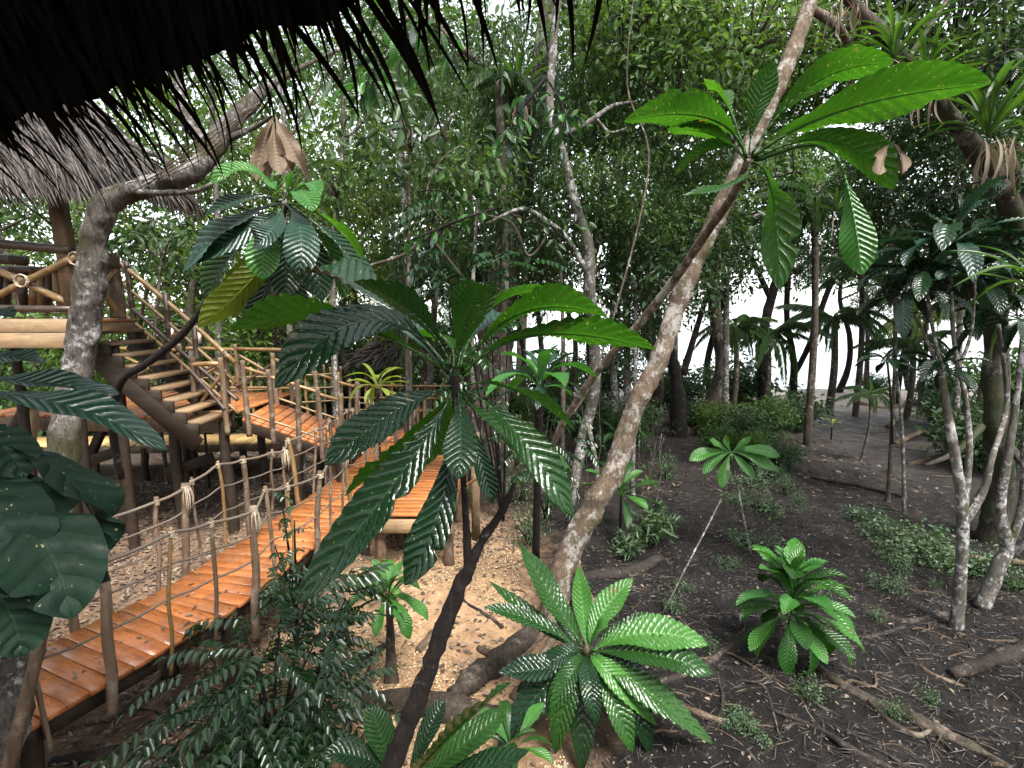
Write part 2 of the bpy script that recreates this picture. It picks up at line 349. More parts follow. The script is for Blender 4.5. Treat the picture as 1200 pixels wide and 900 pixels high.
M['leaf_strap'] = leafm('strap_leaf', [(.03, .075, .012), (.05, .105, .018), (.025, .06, .014)], rough=.35, trans=.35, veins=0, island=False)
M['leaf_dead'] = leafm('dead_leaf', [(.10, .068, .04), (.17, .125, .08)], rough=.7, trans=.25, veins=0, island=False, tcol=(1.2, 1, .8))
M['leaf_straw'] = leafm('straw_leaf', [(.22, .18, .125), (.14, .105, .07)], rough=.8, trans=.25, island=False, tcol=(1.2, 1, .8))
M['cr_mid'] = leafm('crown_mid', [(.034, .074, .022), (.062, .112, .032), (.045, .088, .034), (.082, .135, .038)], rough=.45, trans=.36, spec=.22)
M['cr_dark'] = leafm('crown_dark', [(.022, .048, .019), (.038, .072, .026), (.031, .06, .03)], rough=.4, trans=.28, spec=.28)
M['cr_light'] = leafm('crown_light', [(.06, .115, .028), (.10, .16, .038), (.075, .13, .04)], rough=.45, trans=.42, spec=.22)
M['cr_fine'] = leafm('crown_fine', [(.08, .13, .03), (.125, .175, .04), (.10, .15, .04)], rough=.5, trans=.4, spec=.2)
M['shrub'] = leafm('shrub_leaf', [(.006, .022, .007), (.014, .042, .010), (.008, .029, .011)], rough=.25, trans=.2, spec=.6)
M['ground_leaf'] = leafm('ground_cover_leaf', [(.035, .075, .032), (.055, .10, .042), (.075, .12, .06)], rough=.45, trans=.25)
M['palm'] = leafm('palm_leaf', [(.02, .05, .015), (.036, .075, .02), (.028, .058, .025)], rough=.4, trans=.3, spec=.3)
M['palm_light'] = leafm('palm_light', [(.10, .15, .06), (.14, .19, .08)], rough=.4, trans=.45)
M['litter'] = leafm('leaf_litter', [(.045, .03, .022), (.12, .082, .056), (.21, .16, .115), (.075, .048, .034), (.03, .02, .016)], rough=.75, trans=.0)
M['chips'] = leafm('pale_chips', [(.36, .25, .13), (.56, .44, .26), (.24, .15, .08), (.44, .31, .16)], rough=.8, trans=.0)
M['specks'] = leafm('mud_debris', [(.035, .028, .025), (.07, .058, .05), (.13, .11, .09), (.02, .016, .015)], rough=.7, trans=.0)

# ground: sand on the left, dark mud on the right, pale beach far off
m, nt, nd = nodes('ground'); pos = nd('ShaderNodeNewGeometry').outputs['Position']; s = nd('ShaderNodeSeparateXYZ', i0=pos)
nA = noise_t(nd, pos, .9, 5); nB = noise_t(nd, pos, 7, 8, .7); nC = noise_t(nd, pos, 28, 6, .7); nD = noise_t(nd, pos, 2.6, 6, .65)
xx = math_(nd, 'ADD', s.outputs[0], math_(nd, 'MULTIPLY', math_(nd, 'SUBTRACT', nA, .5), 2.2))
mud = nd('ShaderNodeMapRange', Value=xx, i1=-.15, i2=.75).outputs[0]
yy = math_(nd, 'ADD', s.outputs[1], math_(nd, 'MULTIPLY', math_(nd, 'SUBTRACT', nA, .5), 3.))
far = nd('ShaderNodeMapRange', Value=yy, i1=7.6, i2=9.6).outputs[0]
beach = nd('ShaderNodeMapRange', Value=yy, i1=17.5, i2=23.).outputs[0]
sand = ramp(nd, nB, [(.3, (.27, .15, .08)), (.55, (.46, .29, .165)), (.75, (.58, .43, .27))])
lit = ramp(nd, nC, [(.3, (.022, .015, .012)), (.5, (.065, .046, .036)), (.7, (.13, .10, .078))])
left = nd('ShaderNodeMapRange', Value=math_(nd, 'ADD', xx, math_(nd, 'MULTIPLY', yy, -.15)), i1=-3.1, i2=-2.3).outputs[0]
sand = mix(nd, left, mix(nd, .6, sand, lit), sand)
sand = mix(nd, ramp(nd, nD, [(.58, 0), (.75, .6)]), sand, lit)
sand = mix(nd, far, sand, lit)
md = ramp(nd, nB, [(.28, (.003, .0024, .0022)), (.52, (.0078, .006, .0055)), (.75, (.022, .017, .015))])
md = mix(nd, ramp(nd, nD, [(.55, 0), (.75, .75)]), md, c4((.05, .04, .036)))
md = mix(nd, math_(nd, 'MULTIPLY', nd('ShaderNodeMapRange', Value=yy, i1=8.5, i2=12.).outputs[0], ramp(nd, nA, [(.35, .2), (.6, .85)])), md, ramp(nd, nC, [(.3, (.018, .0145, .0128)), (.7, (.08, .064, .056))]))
col = mix(nd, mud, sand, md)
col = mix(nd, beach, col, ramp(nd, nB, [(.3, (.22, .18, .15)), (.7, (.36, .30, .25))]))
rg = mix(nd, mud, c4((.85,) * 3), ramp(nd, nD, [(.35, .42), (.65, .8)]))
hg = math_(nd, 'ADD', math_(nd, 'MULTIPLY', nC, .5), nB)
bp = nd('ShaderNodeBump', Strength=1., Distance=.07, Height=hg).outputs[0]
p = nd('ShaderNodeBsdfPrincipled', Base_Color=col, Roughness=rg, Normal=bp); p.inputs['Specular IOR Level'].default_value = .28; nd('ShaderNodeOutputMaterial', Surface=p.outputs[0]); M['ground'] = m
m, nt, nd = nodes('sea'); pos = nd('ShaderNodeNewGeometry').outputs['Position']
h = noise_t(nd, scaled(nd, pos, (.5, 1.6, 1)), 1.2, 5); bp = nd('ShaderNodeBump', Strength=.25, Distance=.12, Height=h).outputs[0]
p = nd('ShaderNodeBsdfPrincipled', Base_Color=c4((.10, .14, .15)), Roughness=.12, Normal=bp); nd('ShaderNodeOutputMaterial', Surface=p.outputs[0]); M['sea'] = m
m, nt, nd = nodes('lantern_metal'); p = nd('ShaderNodeBsdfPrincipled', Base_Color=c4((.02, .02, .02)), Roughness=.5); nd('ShaderNodeOutputMaterial', Surface=p.outputs[0]); M['black'] = m
m, nt, nd = nodes('frosted_glass'); p = nd('ShaderNodeBsdfPrincipled', Base_Color=c4((.7, .62, .6)), Roughness=.3); nd('ShaderNodeOutputMaterial', Surface=p.outputs[0]); M['glass'] = m

# ------------------------------------------------------------------ setting: ground, sea
def gz(x, y):
    x, y = np.asarray(x, float), np.asarray(y, float); P = np.stack([x, y, np.zeros_like(x)], -1)
    r = np.hypot(x, y); near = np.clip(1 - (r - 18) / 20, 0, 1)
    z = (.10 * fbm(P * .45, 3) + .045 * fbm(P * 1.7 + 9, 3) + .034 * fbm(P * 6 + 3, 3)) * near
    # ridged, root-like relief in the mud
    q = np.stack([x * .9 + .5 * y, y * 2.2 - .6 * x, np.zeros_like(x)], -1)
    z = z + .05 * (1 - np.abs(fbm(q * 1.1 + 40, 3))) * near * np.clip((x - .2) / 1., 0, 1) - .05 * near * np.clip((x - .2) / 1., 0, 1)
    return z - np.clip((y - 24.5) * .12, 0, 3.0)
def onground(u, v, dz=0.0):
    z = 0.0
    for _ in range(6):
        p = onz(u, v, z + dz); z = float(gz(p[0], p[1]))
    return onz(u, v, z + dz)
xs = np.concatenate([[-6000, -800, -200, -80, -45], np.arange(-30, -8, .7), np.arange(-8, 9, .085), np.arange(9, 30, .7), [45, 80, 200, 800, 6000]])
ys = np.concatenate([[-400, -60, -15], np.arange(-6, 2.5, .6), np.arange(2.5, 9, .075), np.arange(9, 16, .16), np.arange(16, 40, .6), [45, 60, 100, 300, 1500, 9000]])
X, Y = np.meshgrid(xs, ys); Z = gz(X, Y); nx, ny = len(xs), len(ys)
i = np.arange(ny - 1)[:, None] * nx; j = np.arange(nx - 1)[None]
F = np.stack([i + j, i + j + 1, i + nx + j + 1, i + nx + j], -1).reshape(-1, 4)
tag(link('ground', mesh('ground', np.stack([X, Y, Z], -1), F, M['ground'], None, True)), kind='structure')
tag(link('sea', mesh('sea', [(-7000, 25.2, -.12), (7000, 25.2, -.12), (7000, 12000, -.12), (-7000, 12000, -.12)], [(0, 1, 2, 3)], M['sea'])), kind='structure')

# ------------------------------------------------------------------ near thatched roof (over the viewer)
EA, EB = at(-40, 156, 2.45), at(745, -122, 1.55)      # eave line
ed = nrm(EB - EA); inw = nrm(np.array([ed[1], -ed[0], 0])); inw = inw if inw[1] < 0 else -inw
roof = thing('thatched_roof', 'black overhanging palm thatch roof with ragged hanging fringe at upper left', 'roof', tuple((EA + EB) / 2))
g = Geo(); rows = []
up_in = inw * .82 + np.array([0, 0, .57]); nA_, nB_ = 26, 14
A2 = EA - ed * 2.5
for k in range(nB_ + 1):
    for q in range(nA_ + 1):
        rows.append(A2 + (EB - A2) * q / nA_ + up_in * (-.02 + 4.6 * k / nB_) + np.array([0, 0, .03 * math.sin(q * 2.3 + k)]))
Vp = np.array(rows); n1 = nA_ + 1
Fp = [(a * n1 + b, a * n1 + b + 1, (a + 1) * n1 + b + 1, (a + 1) * n1 + b) for a in range(nB_) for b in range(nA_)]
Vq = Vp + np.array([0, 0, .16]); nvp = len(Vp)
Fq = [tuple(nvp + x for x in f[::-1]) for f in Fp]
per = [(b, b + 1, nvp + b + 1, nvp + b) for b in range(nA_)]
per += [(a * n1 + nA_, (a + 1) * n1 + nA_, nvp + (a + 1) * n1 + nA_, nvp + a * n1 + nA_) for a in range(nB_)]
g.add(np.vstack([Vp, Vq]), Fp + Fq + per); g.build('thatch_slab', M['thatch_shade'], roof)
def blade_geo(L, w, droop, seed):
    n = 9; t = np.linspace(0, 1, n); a0, a1 = .62, droop; r_ = random.Random(seed)
    ang = -(a0 + (a1 - a0) * t ** 1.2); dx = np.cos(ang) * L / n; dz = np.sin(ang) * L / n
    xs_ = np.concatenate([[0], np.cumsum(dx)[:-1]]); zs = np.concatenate([[0], np.cumsum(dz)[:-1]])
    ww = w / 2 * np.clip(np.sin(math.pi * np.clip(.32 + .68 * t, 0, 1)) ** .8, .02, 1)
    V = []; 
    for k in range(n): V += [(xs_[k], -ww[k], zs[k] - ww[k] * .5), (xs_[k], 0, zs[k]), (xs_[k], ww[k], zs[k] - ww[k] * .5)]
    F_ = [(3 * k + c, 3 * k + c + 1, 3 * k + c + 4, 3 * k + c + 3) for k in range(n - 1) for c in (0, 1)]
    return mesh('thatch_leaf', V, F_, M['thatch_shade'], None, True)
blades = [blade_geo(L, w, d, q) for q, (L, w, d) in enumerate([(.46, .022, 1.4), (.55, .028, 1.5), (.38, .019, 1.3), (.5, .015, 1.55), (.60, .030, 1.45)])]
outa = math.atan2(-inw[1], -inw[0])
LN = np.linalg.norm(EB - EA)
for row, (off, n_, sc) in enumerate([(0.0, 80, 1.), (.08, 64, 1.15), (.22, 64, 1.2)]):
    for q in range(n_):
        t = (q + rnd.uniform(.1, .9)) / n_
        p_ = A2 + (EB - A2) * (.12 + .9 * t) + up_in * (off + rnd.uniform(-.03, .06)) + np.array([0, 0, rnd.uniform(-.02, .03)])
        lean = .55 * (1 - t) + .02
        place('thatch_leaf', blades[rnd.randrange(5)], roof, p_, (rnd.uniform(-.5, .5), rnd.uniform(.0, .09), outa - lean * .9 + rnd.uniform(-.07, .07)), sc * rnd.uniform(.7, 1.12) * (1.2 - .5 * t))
C_, D_, N_ = [], [], []
for k in range(5200):
    t, q = rnd.uniform(.0, 1), .30 + rnd.random() ** 1.4 * 2.6; C_.append(A2 + (EB - A2) * t + up_in * q + np.array([0, 0, rnd.uniform(-.06, .0)]))
    D_.append(nrm(-up_in + ed * (.5 * (1 - t) + rnd.gauss(0, .2)) + np.array([0, 0, rnd.gauss(-.35, .15)]))); N_.append((0, .3, -1))
V_, F_ = leafmass(np.array(C_), np.array(D_), np.array(N_, float), RNG.uniform(.18, .42, len(C_)), RNG.uniform(.010, .022, len(C_)), -.25); o = Geo().add(V_, F_).build('thatch', M['thatch_shade'], roof, False); o['kind'] = 'stuff'
# deck the viewer stands on
dk = thing('viewing_deck', 'timber deck under the black thatch roof where the viewer stands', 'deck', (-1, -1.5, 1.9))
pm = mesh('plank', *box((0, 0, 0), (5.5, .14, .04)), M['dark_wood'])
for q in range(24): place('plank', pm, dk, (-1.2, 1.0 - .15 * q, 1.95))
for xx_ in (-3.6, 1.2):
    for yy_ in (.8, -2.2): Geo().tube(stick((xx_, yy_, -.2), (xx_, yy_, 1.93), .09, .08, 3)).build('post', M['post'], dk)

# ------------------------------------------------------------------ hut platform, stairs, landing
def bamboo(parent, p, q, r, mat='bamboo', name='bamboo_pole'):
    return Geo().tube(bamboo_path(p, q, r * .74, bend=.022), seg=8, per=1, rough=.05, rs=7).build(name, M[mat], parent)
def lash(parent, p, r=.05):
    g = Geo()
    for k in range(3):
        a = np.linspace(0, 2 * math.pi, 9); o = (k - 1) * .016
        g.tube([(p[0] + math.cos(b) * r, p[1] + o, p[2] + math.sin(b) * r, .007) for b in a], seg=4, per=1)
    return g.build('rope_lashing', M['rope_pale'], parent)
HY = 6.8; FLZ = at(100, 374, HY)[2]
XR = at(92, 380, HY)[0]; XL = at(-140, 380, HY)[0]
hut = thing('thatched_hut', 'raised thatched hut platform with crossed bamboo railing behind the curved trunk', 'hut', ((XL + XR) / 2, HY + 1, 0))
for k, (za, zb) in enumerate(((.0, -.17), (-.175, -.37))):
    Geo().box(((XL + XR) / 2, HY + .003 * k, FLZ + (za + zb) / 2), (XR - XL, .05, za - zb)).build('fascia_board', M['beam'], hut)
Geo().box((XR - .028, HY + .52, FLZ - .087), (.94, .05, .168), (0, 1, 0)).build('fascia_board', M['beam_side'], hut)
pm = mesh('plank', *box((0, 0, 0), (.98, .15, .035)), M['plank'])
q = XL
while q < XR - .1: place('plank', pm, hut, (q + .08, HY + .52, FLZ - .02), (0, 0, math.pi / 2)); q += .16
def P_(u, v, Y=HY): return at(u, v, Y)
pt = at(70, 165, HY); pb = at(92, 374, HY)
g = Geo(); g.add(*bar((P_(86, 374)[0], HY + .06, FLZ), (P_(86, 374)[0] - .12, HY + .06, pt[2]), .17, .15, (0, 1, 0))); g.build('corner_post', M['post'], hut)
for u_, v0, yo in ((139, 298, .72), (-90, 180, .05)):
    x_ = at(u_, 374, HY + yo)[0]; Geo().tube(stick((x_, HY + yo, FLZ), (x_, HY + yo, at(u_, v0, HY + yo)[2]), .10, .085, 5, wob=.01), seg=9, rough=.06).build('post', M['post'], hut)
for x_, y_ in ((XR - .25, HY + .15), (XR - 1.7, HY + .15), (XR - .25, HY + .9), (XR - 1.7, HY + .9)):
    Geo().tube(stick((x_, y_, -.2), (x_, y_, FLZ - .36), .075, .065, 8), seg=9, rough=.06).build('support_post', M['dark_wood'], hut)
bamboo(hut, P_(-60, 281), P_(83, 293), .075, 'bamboo_dark', 'top_rail')
bamboo(hut, P_(-60, 359), P_(92, 362), .055, 'bamboo_dark', 'bottom_rail')
for a, b in (((-70, 380), (90, 300)), ((-60, 292), (86, 358))):
    bamboo(hut, at(*a, HY + .02), at(*b, HY - .06 if a[1] > 300 else HY + .08), .062, 'bamboo', 'cross_pole')
lash(hut, at(25, 329, HY - .1), .08); lash(hut, at(88, 303, HY - .1), .08)
for k, (u0, u1) in enumerate(((28, 30), (39, 38), (47, 50), (58, 53), (66, 74), (72, 80), (12, 6), (20, 26), (-10, -14), (0, -3))):
    bamboo(hut, at(u0, 316, HY + .92), at(u1, 366, HY + .92), .075, 'bamboo' if k % 3 else 'bamboo_dark', 'baluster')
bamboo(hut, at(-40, 314, HY + .88), at(118, 316, HY + .88), .07, 'bamboo_dark', 'top_rail'); bamboo(hut, at(-40, 303, HY + .6), at(30, 306, HY + .6), .09, 'bamboo_dark', 'bench_pole')
bamboo(hut, at(92, 300, HY), at(139, 312, HY + .75), .06, 'bamboo_dark', 'side_rail'); bamboo(hut, at(95, 310, HY + .02), at(139, 368, HY + .72), .05, 'bamboo', 'side_pole'); bamboo(hut, at(95, 366, HY), at(136, 316, HY + .7), .04, 'bamboo', 'side_pole')
# its roof: layered grey thatch sloping down to the eave
er = at(150, 208, HY - .25); el = at(-160, 224, HY - .45); RG0, RG1 = at(-150, 60, HY + .5), at(62, 92, HY + .45)
rowv = []
for k in range(9):
    for q in range(15):
        e = el + (er - el) * q / 14.; ridge = RG0 + (RG1 - RG0) * q / 14.
        rowv.append(e + (ridge - e) * k / 8. + np.array([0, 0, .05 * math.sin(k * 3 + q)]))
Fr = [(a * 15 + b, a * 15 + b + 1, (a + 1) * 15 + b + 1, (a + 1) * 15 + b) for a in range(8) for b in range(14)]
er2 = er + np.array([.02, 1.0, 0]); rs_ = []
for k in range(9):
    for q in range(9):
        e = er + (er2 - er) * q / 8.; ridge = RG1; rs_.append(e + (ridge - e) * k / 8.)
Fs = [(a * 9 + b, a * 9 + b + 1, (a + 1) * 9 + b + 1, (a + 1) * 9 + b) for a in range(8) for b in range(8)]
rf = Geo().add(rowv, Fr).add(rs_, Fs).add(np.array(rowv) - [0, 0, .14], [f[::-1] for f in Fr]).add(np.array(rs_) - [0, 0, .14], [f[::-1] for f in Fs]).build('roof', M['thatch_grey'], hut)
def strip_geo(L, w):
    V = [(0, -w / 2, 0), (0, w / 2, 0), (L * .4, -w / 2, -.02), (L * .4, w / 2, -.02), (L * .75, -w * .4, -.10 * L), (L * .75, w * .4, -.10 * L), (L, -.003, -.30 * L), (L, .003, -.30 * L)]
    return mesh('thatch_strip', V, [(0, 1, 3, 2), (2, 3, 5, 4), (4, 5, 7, 6)], M['thatch_grey'])
strips = [strip_geo(.5, .045), strip_geo(.6, .035), strip_geo(.42, .05)]
for k in range(270):
    t = rnd.random(); lv = (k % 6)
    e = el + (er - el) * (.25 + .76 * t); ridge = RG0 + (RG1 - RG0) * (.25 + .76 * t); d = nrm(e - ridge)
    p_ = e - d * (.30 + lv * .17 + rnd.uniform(0, .1)) + np.array([0, -.04, .05])
    az = math.atan2(d[1], d[0]); pt_ = math.asin(-d[2])
    place('thatch_strip', strips[k % 3], rf, p_, (rnd.uniform(-.3, .3), pt_ + rnd.uniform(-.12, .25), az + rnd.uniform(-.2, .2) + .15), rnd.uniform(.8, 1.25))

g = Geo(); C_, D_, N_ = [], [], []
for k in range(5200):
    t = rnd.random(); lv = rnd.random() ** 1.5 * .9; e = el + (er - el) * (1.0 * t); rg_ = RG0 + (RG1 - RG0) * t; d = nrm(e - rg_)
    C_.append(e + (rg_ - e) * lv + np.array([0, -.05, .05]) - d * .12); D_.append(nrm(d + np.array([rnd.gauss(.08, .14), rnd.gauss(0, .1), rnd.gauss(-.05, .12)]))); N_.append((0, -.5, .8))
for k in range(2600):
    t = rnd.random(); lv = rnd.random() ** 1.5 * .9; e = er + (er2 - er) * t; rg_ = RG1; d = nrm(e - rg_)
    C_.append(e + (rg_ - e) * lv + np.array([.05, 0, .05]) - d * .12); D_.append(nrm(d + np.array([rnd.gauss(0, .1), rnd.gauss(0, .14), rnd.gauss(-.05, .12)]))); N_.append((.5, 0, .8))
V_, F_ = leafmass(np.array(C_), np.array(D_), np.array(N_, float), RNG.uniform(.3, .6, len(C_)), .022, .15); o = g.add(V_, F_).build('thatch', M['thatch_grey'], rf, False); o['kind'] = 'stuff'

# landing deck behind and below
LZ = 1.93
def deck(name, label, cat, A, B, wid, mat, th=.04, pw=.15, beam='dark_wood', legs=(), legmat='dark_wood', edge=.16, gap=.014, label_group=None, zfun=None):
    A, B = np.asarray(A, float), np.asarray(B, float); L = np.linalg.norm(B - A); d = (B - A) / L; side = nrm(np.cross([0, 0, 1.], d))
    t = thing(name, label, cat, (*((A + B) / 2)[:2], float(gz(*((A + B) / 2)[:2]))), label_group)
    pm = mesh('plank', *box((0, 0, 0), (wid, pw - gap, th)), M[mat]); n = int(L / pw)
    up_ = np.cross(d, side); R = Matrix((-side, d, up_)).transposed().to_euler()
    for k in range(n): place('plank', pm, t, A + d * (k + .5) * pw + np.array([0, 0, rnd.uniform(-.004, .004)]), R)
    for s_ in (-1, 1):
        o = side * s_ * (wid / 2 - .03) - np.array([0, 0, th / 2 + edge / 2 + .003])
        Geo().add(*bar(A + o, B + o, .06, edge)).build('side_beam', M[beam], t)
    for f, s_ in legs:
        p_ = A + d * L * f + side * s_ * (wid / 2 - .04); z0 = float(gz(p_[0], p_[1])) - .15
        Geo().tube(stick((p_[0] + rnd.uniform(-.05, .05), p_[1], z0), (p_[0], p_[1], p_[2] - .06), .085, .075, int(p_[0] * 100)), seg=8, rough=.06).build('leg', M[legmat], t)
    return t
landing = deck('landing_deck', 'orange plank landing deck at the foot of the bamboo stairs', 'deck', (-8.6, 9.75, LZ), (-4.42, 9.5, LZ), 2.6, 'plank', edge=.22, beam='post',
               legs=[(.98, -1), (.98, 1), (.78, -1), (.78, 1), (.55, -1), (.4, 1), (.35, -1), (.15, -1), (.6, 1)])
RB = at(405, 520, 11.0)
ramp_a, ramp_b = np.array([-4.38, 9.0, LZ - .02]), np.array([-2.85, 9.2, 1.30])
rampd = deck('ramp_walkway', 'sloping orange plank ramp leading down from the landing to the rope bridge', 'walkway', ramp_a, ramp_b, 1.55, 'plank', legs=[(.5, -1), (.5, 1), (.95, -1), (.95, 1)])
boardwalk = deck('boardwalk', 'low pale yellow plank boardwalk on the ground behind the landing', 'walkway', (-11.5, 11.4, .72), (-4.6, 11.9, .72), .9, 'plank_pale', beam='post',
                 legs=[(.2, -1), (.35, -1), (.5, -1), (.65, -1), (.8, -1), (.95, -1)])
# landing railing (bamboo)
def rail(parent, pts, h=.95, post='post', r=.05, cross=True, mid=True):
    for k, p_ in enumerate(pts):
        p_ = np.asarray(p_, float); Geo().tube(stick(p_ - [0, 0, .25], p_ + [rnd.uniform(-.06, .06), 0, h + .12], .045, .04, k + 50, wob=.01), seg=8, rough=.05).build('rail_post', M[post], parent)
    for a, b in zip(pts[:-1], pts[1:]):
        a, b = np.asarray(a, float), np.asarray(b, float); z = np.array([0, 0, 1.])
        bamboo(parent, a + z * h, b + z * (h + .02), r, 'bamboo', 'top_rail')
        if mid: bamboo(parent, a + z * .12, b + z * .12, r * .8, 'bamboo', 'bottom_rail')
        if cross:
            bamboo(parent, a + z * .15 + [0, .05, 0], b + z * (h - .08) + [0, .05, 0], r * .75, 'bamboo', 'cross_pole'); bamboo(parent, a + z * (h - .08) - [0, .03, 0], b + z * .15 - [0, .03, 0], r * .75, 'bamboo_dark', 'cross_pole')

rail(landing, [(-4.5, 10.65, LZ), (-5.6, 10.7, LZ), (-6.8, 10.8, LZ), (-8.2, 10.9, LZ)], h=.9)
rail(landing, [(-5.0, 8.2, LZ), (-4.48, 8.16, LZ)], h=.85)
sidev = nrm(np.cross([0, 0, 1.], ramp_b - ramp_a))
for s_ in (-1, 1):
    rail(rampd, [ramp_a + sidev * s_ * .76 + (ramp_b - ramp_a) * f for f in (.06, .3, .54, .78, .97)], h=.85, r=.035, post='driftpost', cross=False)
# stairs
st0 = at(112, 412, 7.75); st1 = at(238, 497, 7.75); st0[2] = FLZ - .1; st1[2] = LZ
stair = thing('staircase', 'wooden open staircase with bamboo rails from hut down to landing', 'stairs', (*((st0 + st1) / 2)[:2], float(gz(*((st0 + st1) / 2)[:2]))))
NS = 9
tm = mesh('tread', *box((0, 0, 0), (.30, .95, .05)), M['beam_side'])
for k in range(NS): place('tread', tm, stair, st0 + (st1 - st0) * (k + .6) / NS + np.array([0, .25, 0]))
for yo in (-.25, .75):
    g = Geo(); g.add(*bar(st0 + [0, yo, -.30], st1 + [.05, yo, -.26], .05, .24)); g.build('stringer', M['dark_wood'], stair)
    for k in range(NS):
        c = st0 + (st1 - st0) * (k + .6) / NS + np.array([0, yo, -.09]); Geo().box(c, (.29, .045, .17)).build('step_bracket', M['dark_wood'], stair)
    z = np.array([0, yo, 0])
    if yo < 0: continue
    for h0, h1, r_, mt in ((.98, .95, .055, 'bamboo'), (.68, .62, .04, 'bamboo'), (.40, .34, .045, 'bamboo_dark'), (.18, .12, .04, 'bamboo')):
        bamboo(stair, st0 + z + [-.1, 0, h0], st1 + z + [.15, 0, h1 - .1], r_, mt, 'hand_rail')
    for f in (.05, .38, .7, 1.0):
        c = st0 + (st1 - st0) * f + z; bamboo(stair, c + [0, 0, -.2], c + [rnd.uniform(-.05, .05), 0, 1.05], .055, 'bamboo_dark', 'rail_post')
    for k in range(5):
        c = st0 + (st1 - st0) * (.1 + .19 * k) + z; bamboo(stair, c + [0, .03, .1], c + [.55 if k % 2 else .2, .03, .75 - .35 * (k % 2)], .035, 'bamboo' if k % 2 else 'bamboo_dark', 'cross_pole')
# braces under landing and hut
for k, (a, b) in enumerate((((40, 465, 8.2), (28, 600, 8.0)), ((35, 470, 8.1), (5, 520, 8.3)), ((130, 480, 8.6), (95, 560, 8.6)))):
    g = Geo(); g.add(*bar(at(*a), at(*b), .12, .12, (0, 1, 0))); g.build('brace', M['beam'] if k == 0 else M['dark_wood'], landing)
for (a, b) in (((90, 545, 8.3), (150, 525, 8.5)), ((195, 555, 8.3), (250, 535, 8.5))):
    g = Geo(); g.add(*bar(at(*a), at(*b), .08, .16)); g.build('cross_beam', M['dark_wood'], landing)

# ------------------------------------------------------------------ rope bridge
BZ = .80
cl = [onz(u, v, BZ) for u, v in ((158, 742), (230, 704), (285, 667), (340, 627), (388, 592), (428, 560), (455, 532), (468, 512))]
cl = [cl[0] + nrm(cl[0] - cl[1]) * q for q in (2.1, 1.4, .7)] + cl; cl = catmull(cl, 12); seglen = np.concatenate([[0], np.cumsum(np.linalg.norm(np.diff(cl, axis=0), axis=1))]); BL = seglen[-1]
def bpos(s_):
    p_ = np.array([np.interp(s_, seglen, cl[:, k]) for k in range(3)]); q_ = np.array([np.interp(s_ + .12, seglen, cl[:, k]) for k in range(3)]); o_ = np.array([np.interp(s_ - .12, seglen, cl[:, k]) for k in range(3)])
    d = nrm(q_ - o_); return p_, d, nrm(np.cross([0, 0, 1.], d))
bridge = thing('rope_bridge', 'long orange plank walkway with rope rails curving from lower left to middle', 'footbridge', (*cl[40][:2], float(gz(*cl[40][:2]))))
BWd = .96; pm = mesh('plank', *box((0, 0, 0), (BWd, .142, .04)), M['plank'])
for k in range(int(BL / .15)):
    p_, d, sd2 = bpos((k + .5) * .15); place('plank', pm, bridge, p_ + [0, 0, rnd.uniform(-.003, .003)], (rnd.uniform(-.006, .006), rnd.uniform(-.006, .006), math.atan2(sd2[1], sd2[0]) + rnd.uniform(-.012, .012)), (rnd.uniform(.985, 1.015), 1, 1))
for s_ in (-1, 1):
    pth = []
    for k in range(25):
        p_, d, sd2 = bpos(BL * k / 24); pth.append(p_ + sd2 * s_ * (BWd / 2 - .05) - [0, 0, .09])
    g = Geo()
    for a, b in zip(pth[:-1], pth[1:]): g.add(*bar(a, b, .05, .13))
    g.build('side_beam', M['dark_wood'], bridge)
tops = {-1: [], 1: []}
for s_ in (-1, 1):                                    # +1 = left (far) side, -1 = right (near) side
    s0 = .35 if s_ < 0 else .75; k = 0
    while s0 < BL - .1:
        p_, d, sd2 = bpos(s0); b = p_ + sd2 * s_ * (BWd / 2 + .035); thick = (k % 3 == 0)
        top = b + np.array([rnd.uniform(-.11, .11), rnd.uniform(-.07, .07), rnd.uniform(.9, 1.03)])
        rr = rnd.uniform(.030, .037) if thick else rnd.uniform(.014, .021)
        Geo().tube(stick(b - [0, 0, .22 if rnd.random() < .7 else .45], top + [0, 0, .05], rr * 1.1, rr, k * 7 + s_, wob=.018), seg=8, rough=.10, rs=9).build('rail_post', M['driftpost'] if k % 4 else M['bamboo'], bridge)
        tops[s_].append((top, b)); k += 1; s0 += rnd.uniform(.30, .46)
    for hf, r_, nm in ((1.0, .015, 'hand_rope'), (.74, .009, 'middle_rope'), (.45, .010, 'lower_rope')):
        pth = []; tp = tops[s_]
        for a, (t_, b) in enumerate(tp):
            c = b + (t_ - b) * hf; pth.append((*c, r_))
            if a < len(tp) - 1: n_ = b * 0 + (tp[a + 1][1] + (tp[a + 1][0] - tp[a + 1][1]) * hf); mdp = (c + n_) / 2; pth.append((mdp[0], mdp[1], mdp[2] - .014, r_))
        Geo().tube(pth, seg=6, per=3).build(nm, M['rope'], bridge)
    for a, (t_, b) in enumerate(tops[s_]):
        g = Geo(); rr_ = .036 if a % 3 == 0 else .021
        for q in range(4):
            an = np.linspace(0, 2 * math.pi, 8); g.tube([(t_[0] + math.cos(x) * rr_, t_[1] + math.sin(x) * rr_, t_[2] - .03 + q * .014, .006) for x in an], seg=4, per=1)
        if a % 5 == 1:
            for q in range(16):
                ax, ay = rnd.uniform(-.045, .045), rnd.uniform(-.045, .045); g.tube([(t_[0] + ax * .7, t_[1] + ay * .7, t_[2], .007), (t_[0] + ax * 1.2, t_[1] + ay * 1.2, t_[2] - .1, .007), (t_[0] + ax, t_[1] + ay, t_[2] - rnd.uniform(.18, .3), .003)], seg=3, per=2)
        g.build('rope_lashing', M['rope_pale'], bridge)
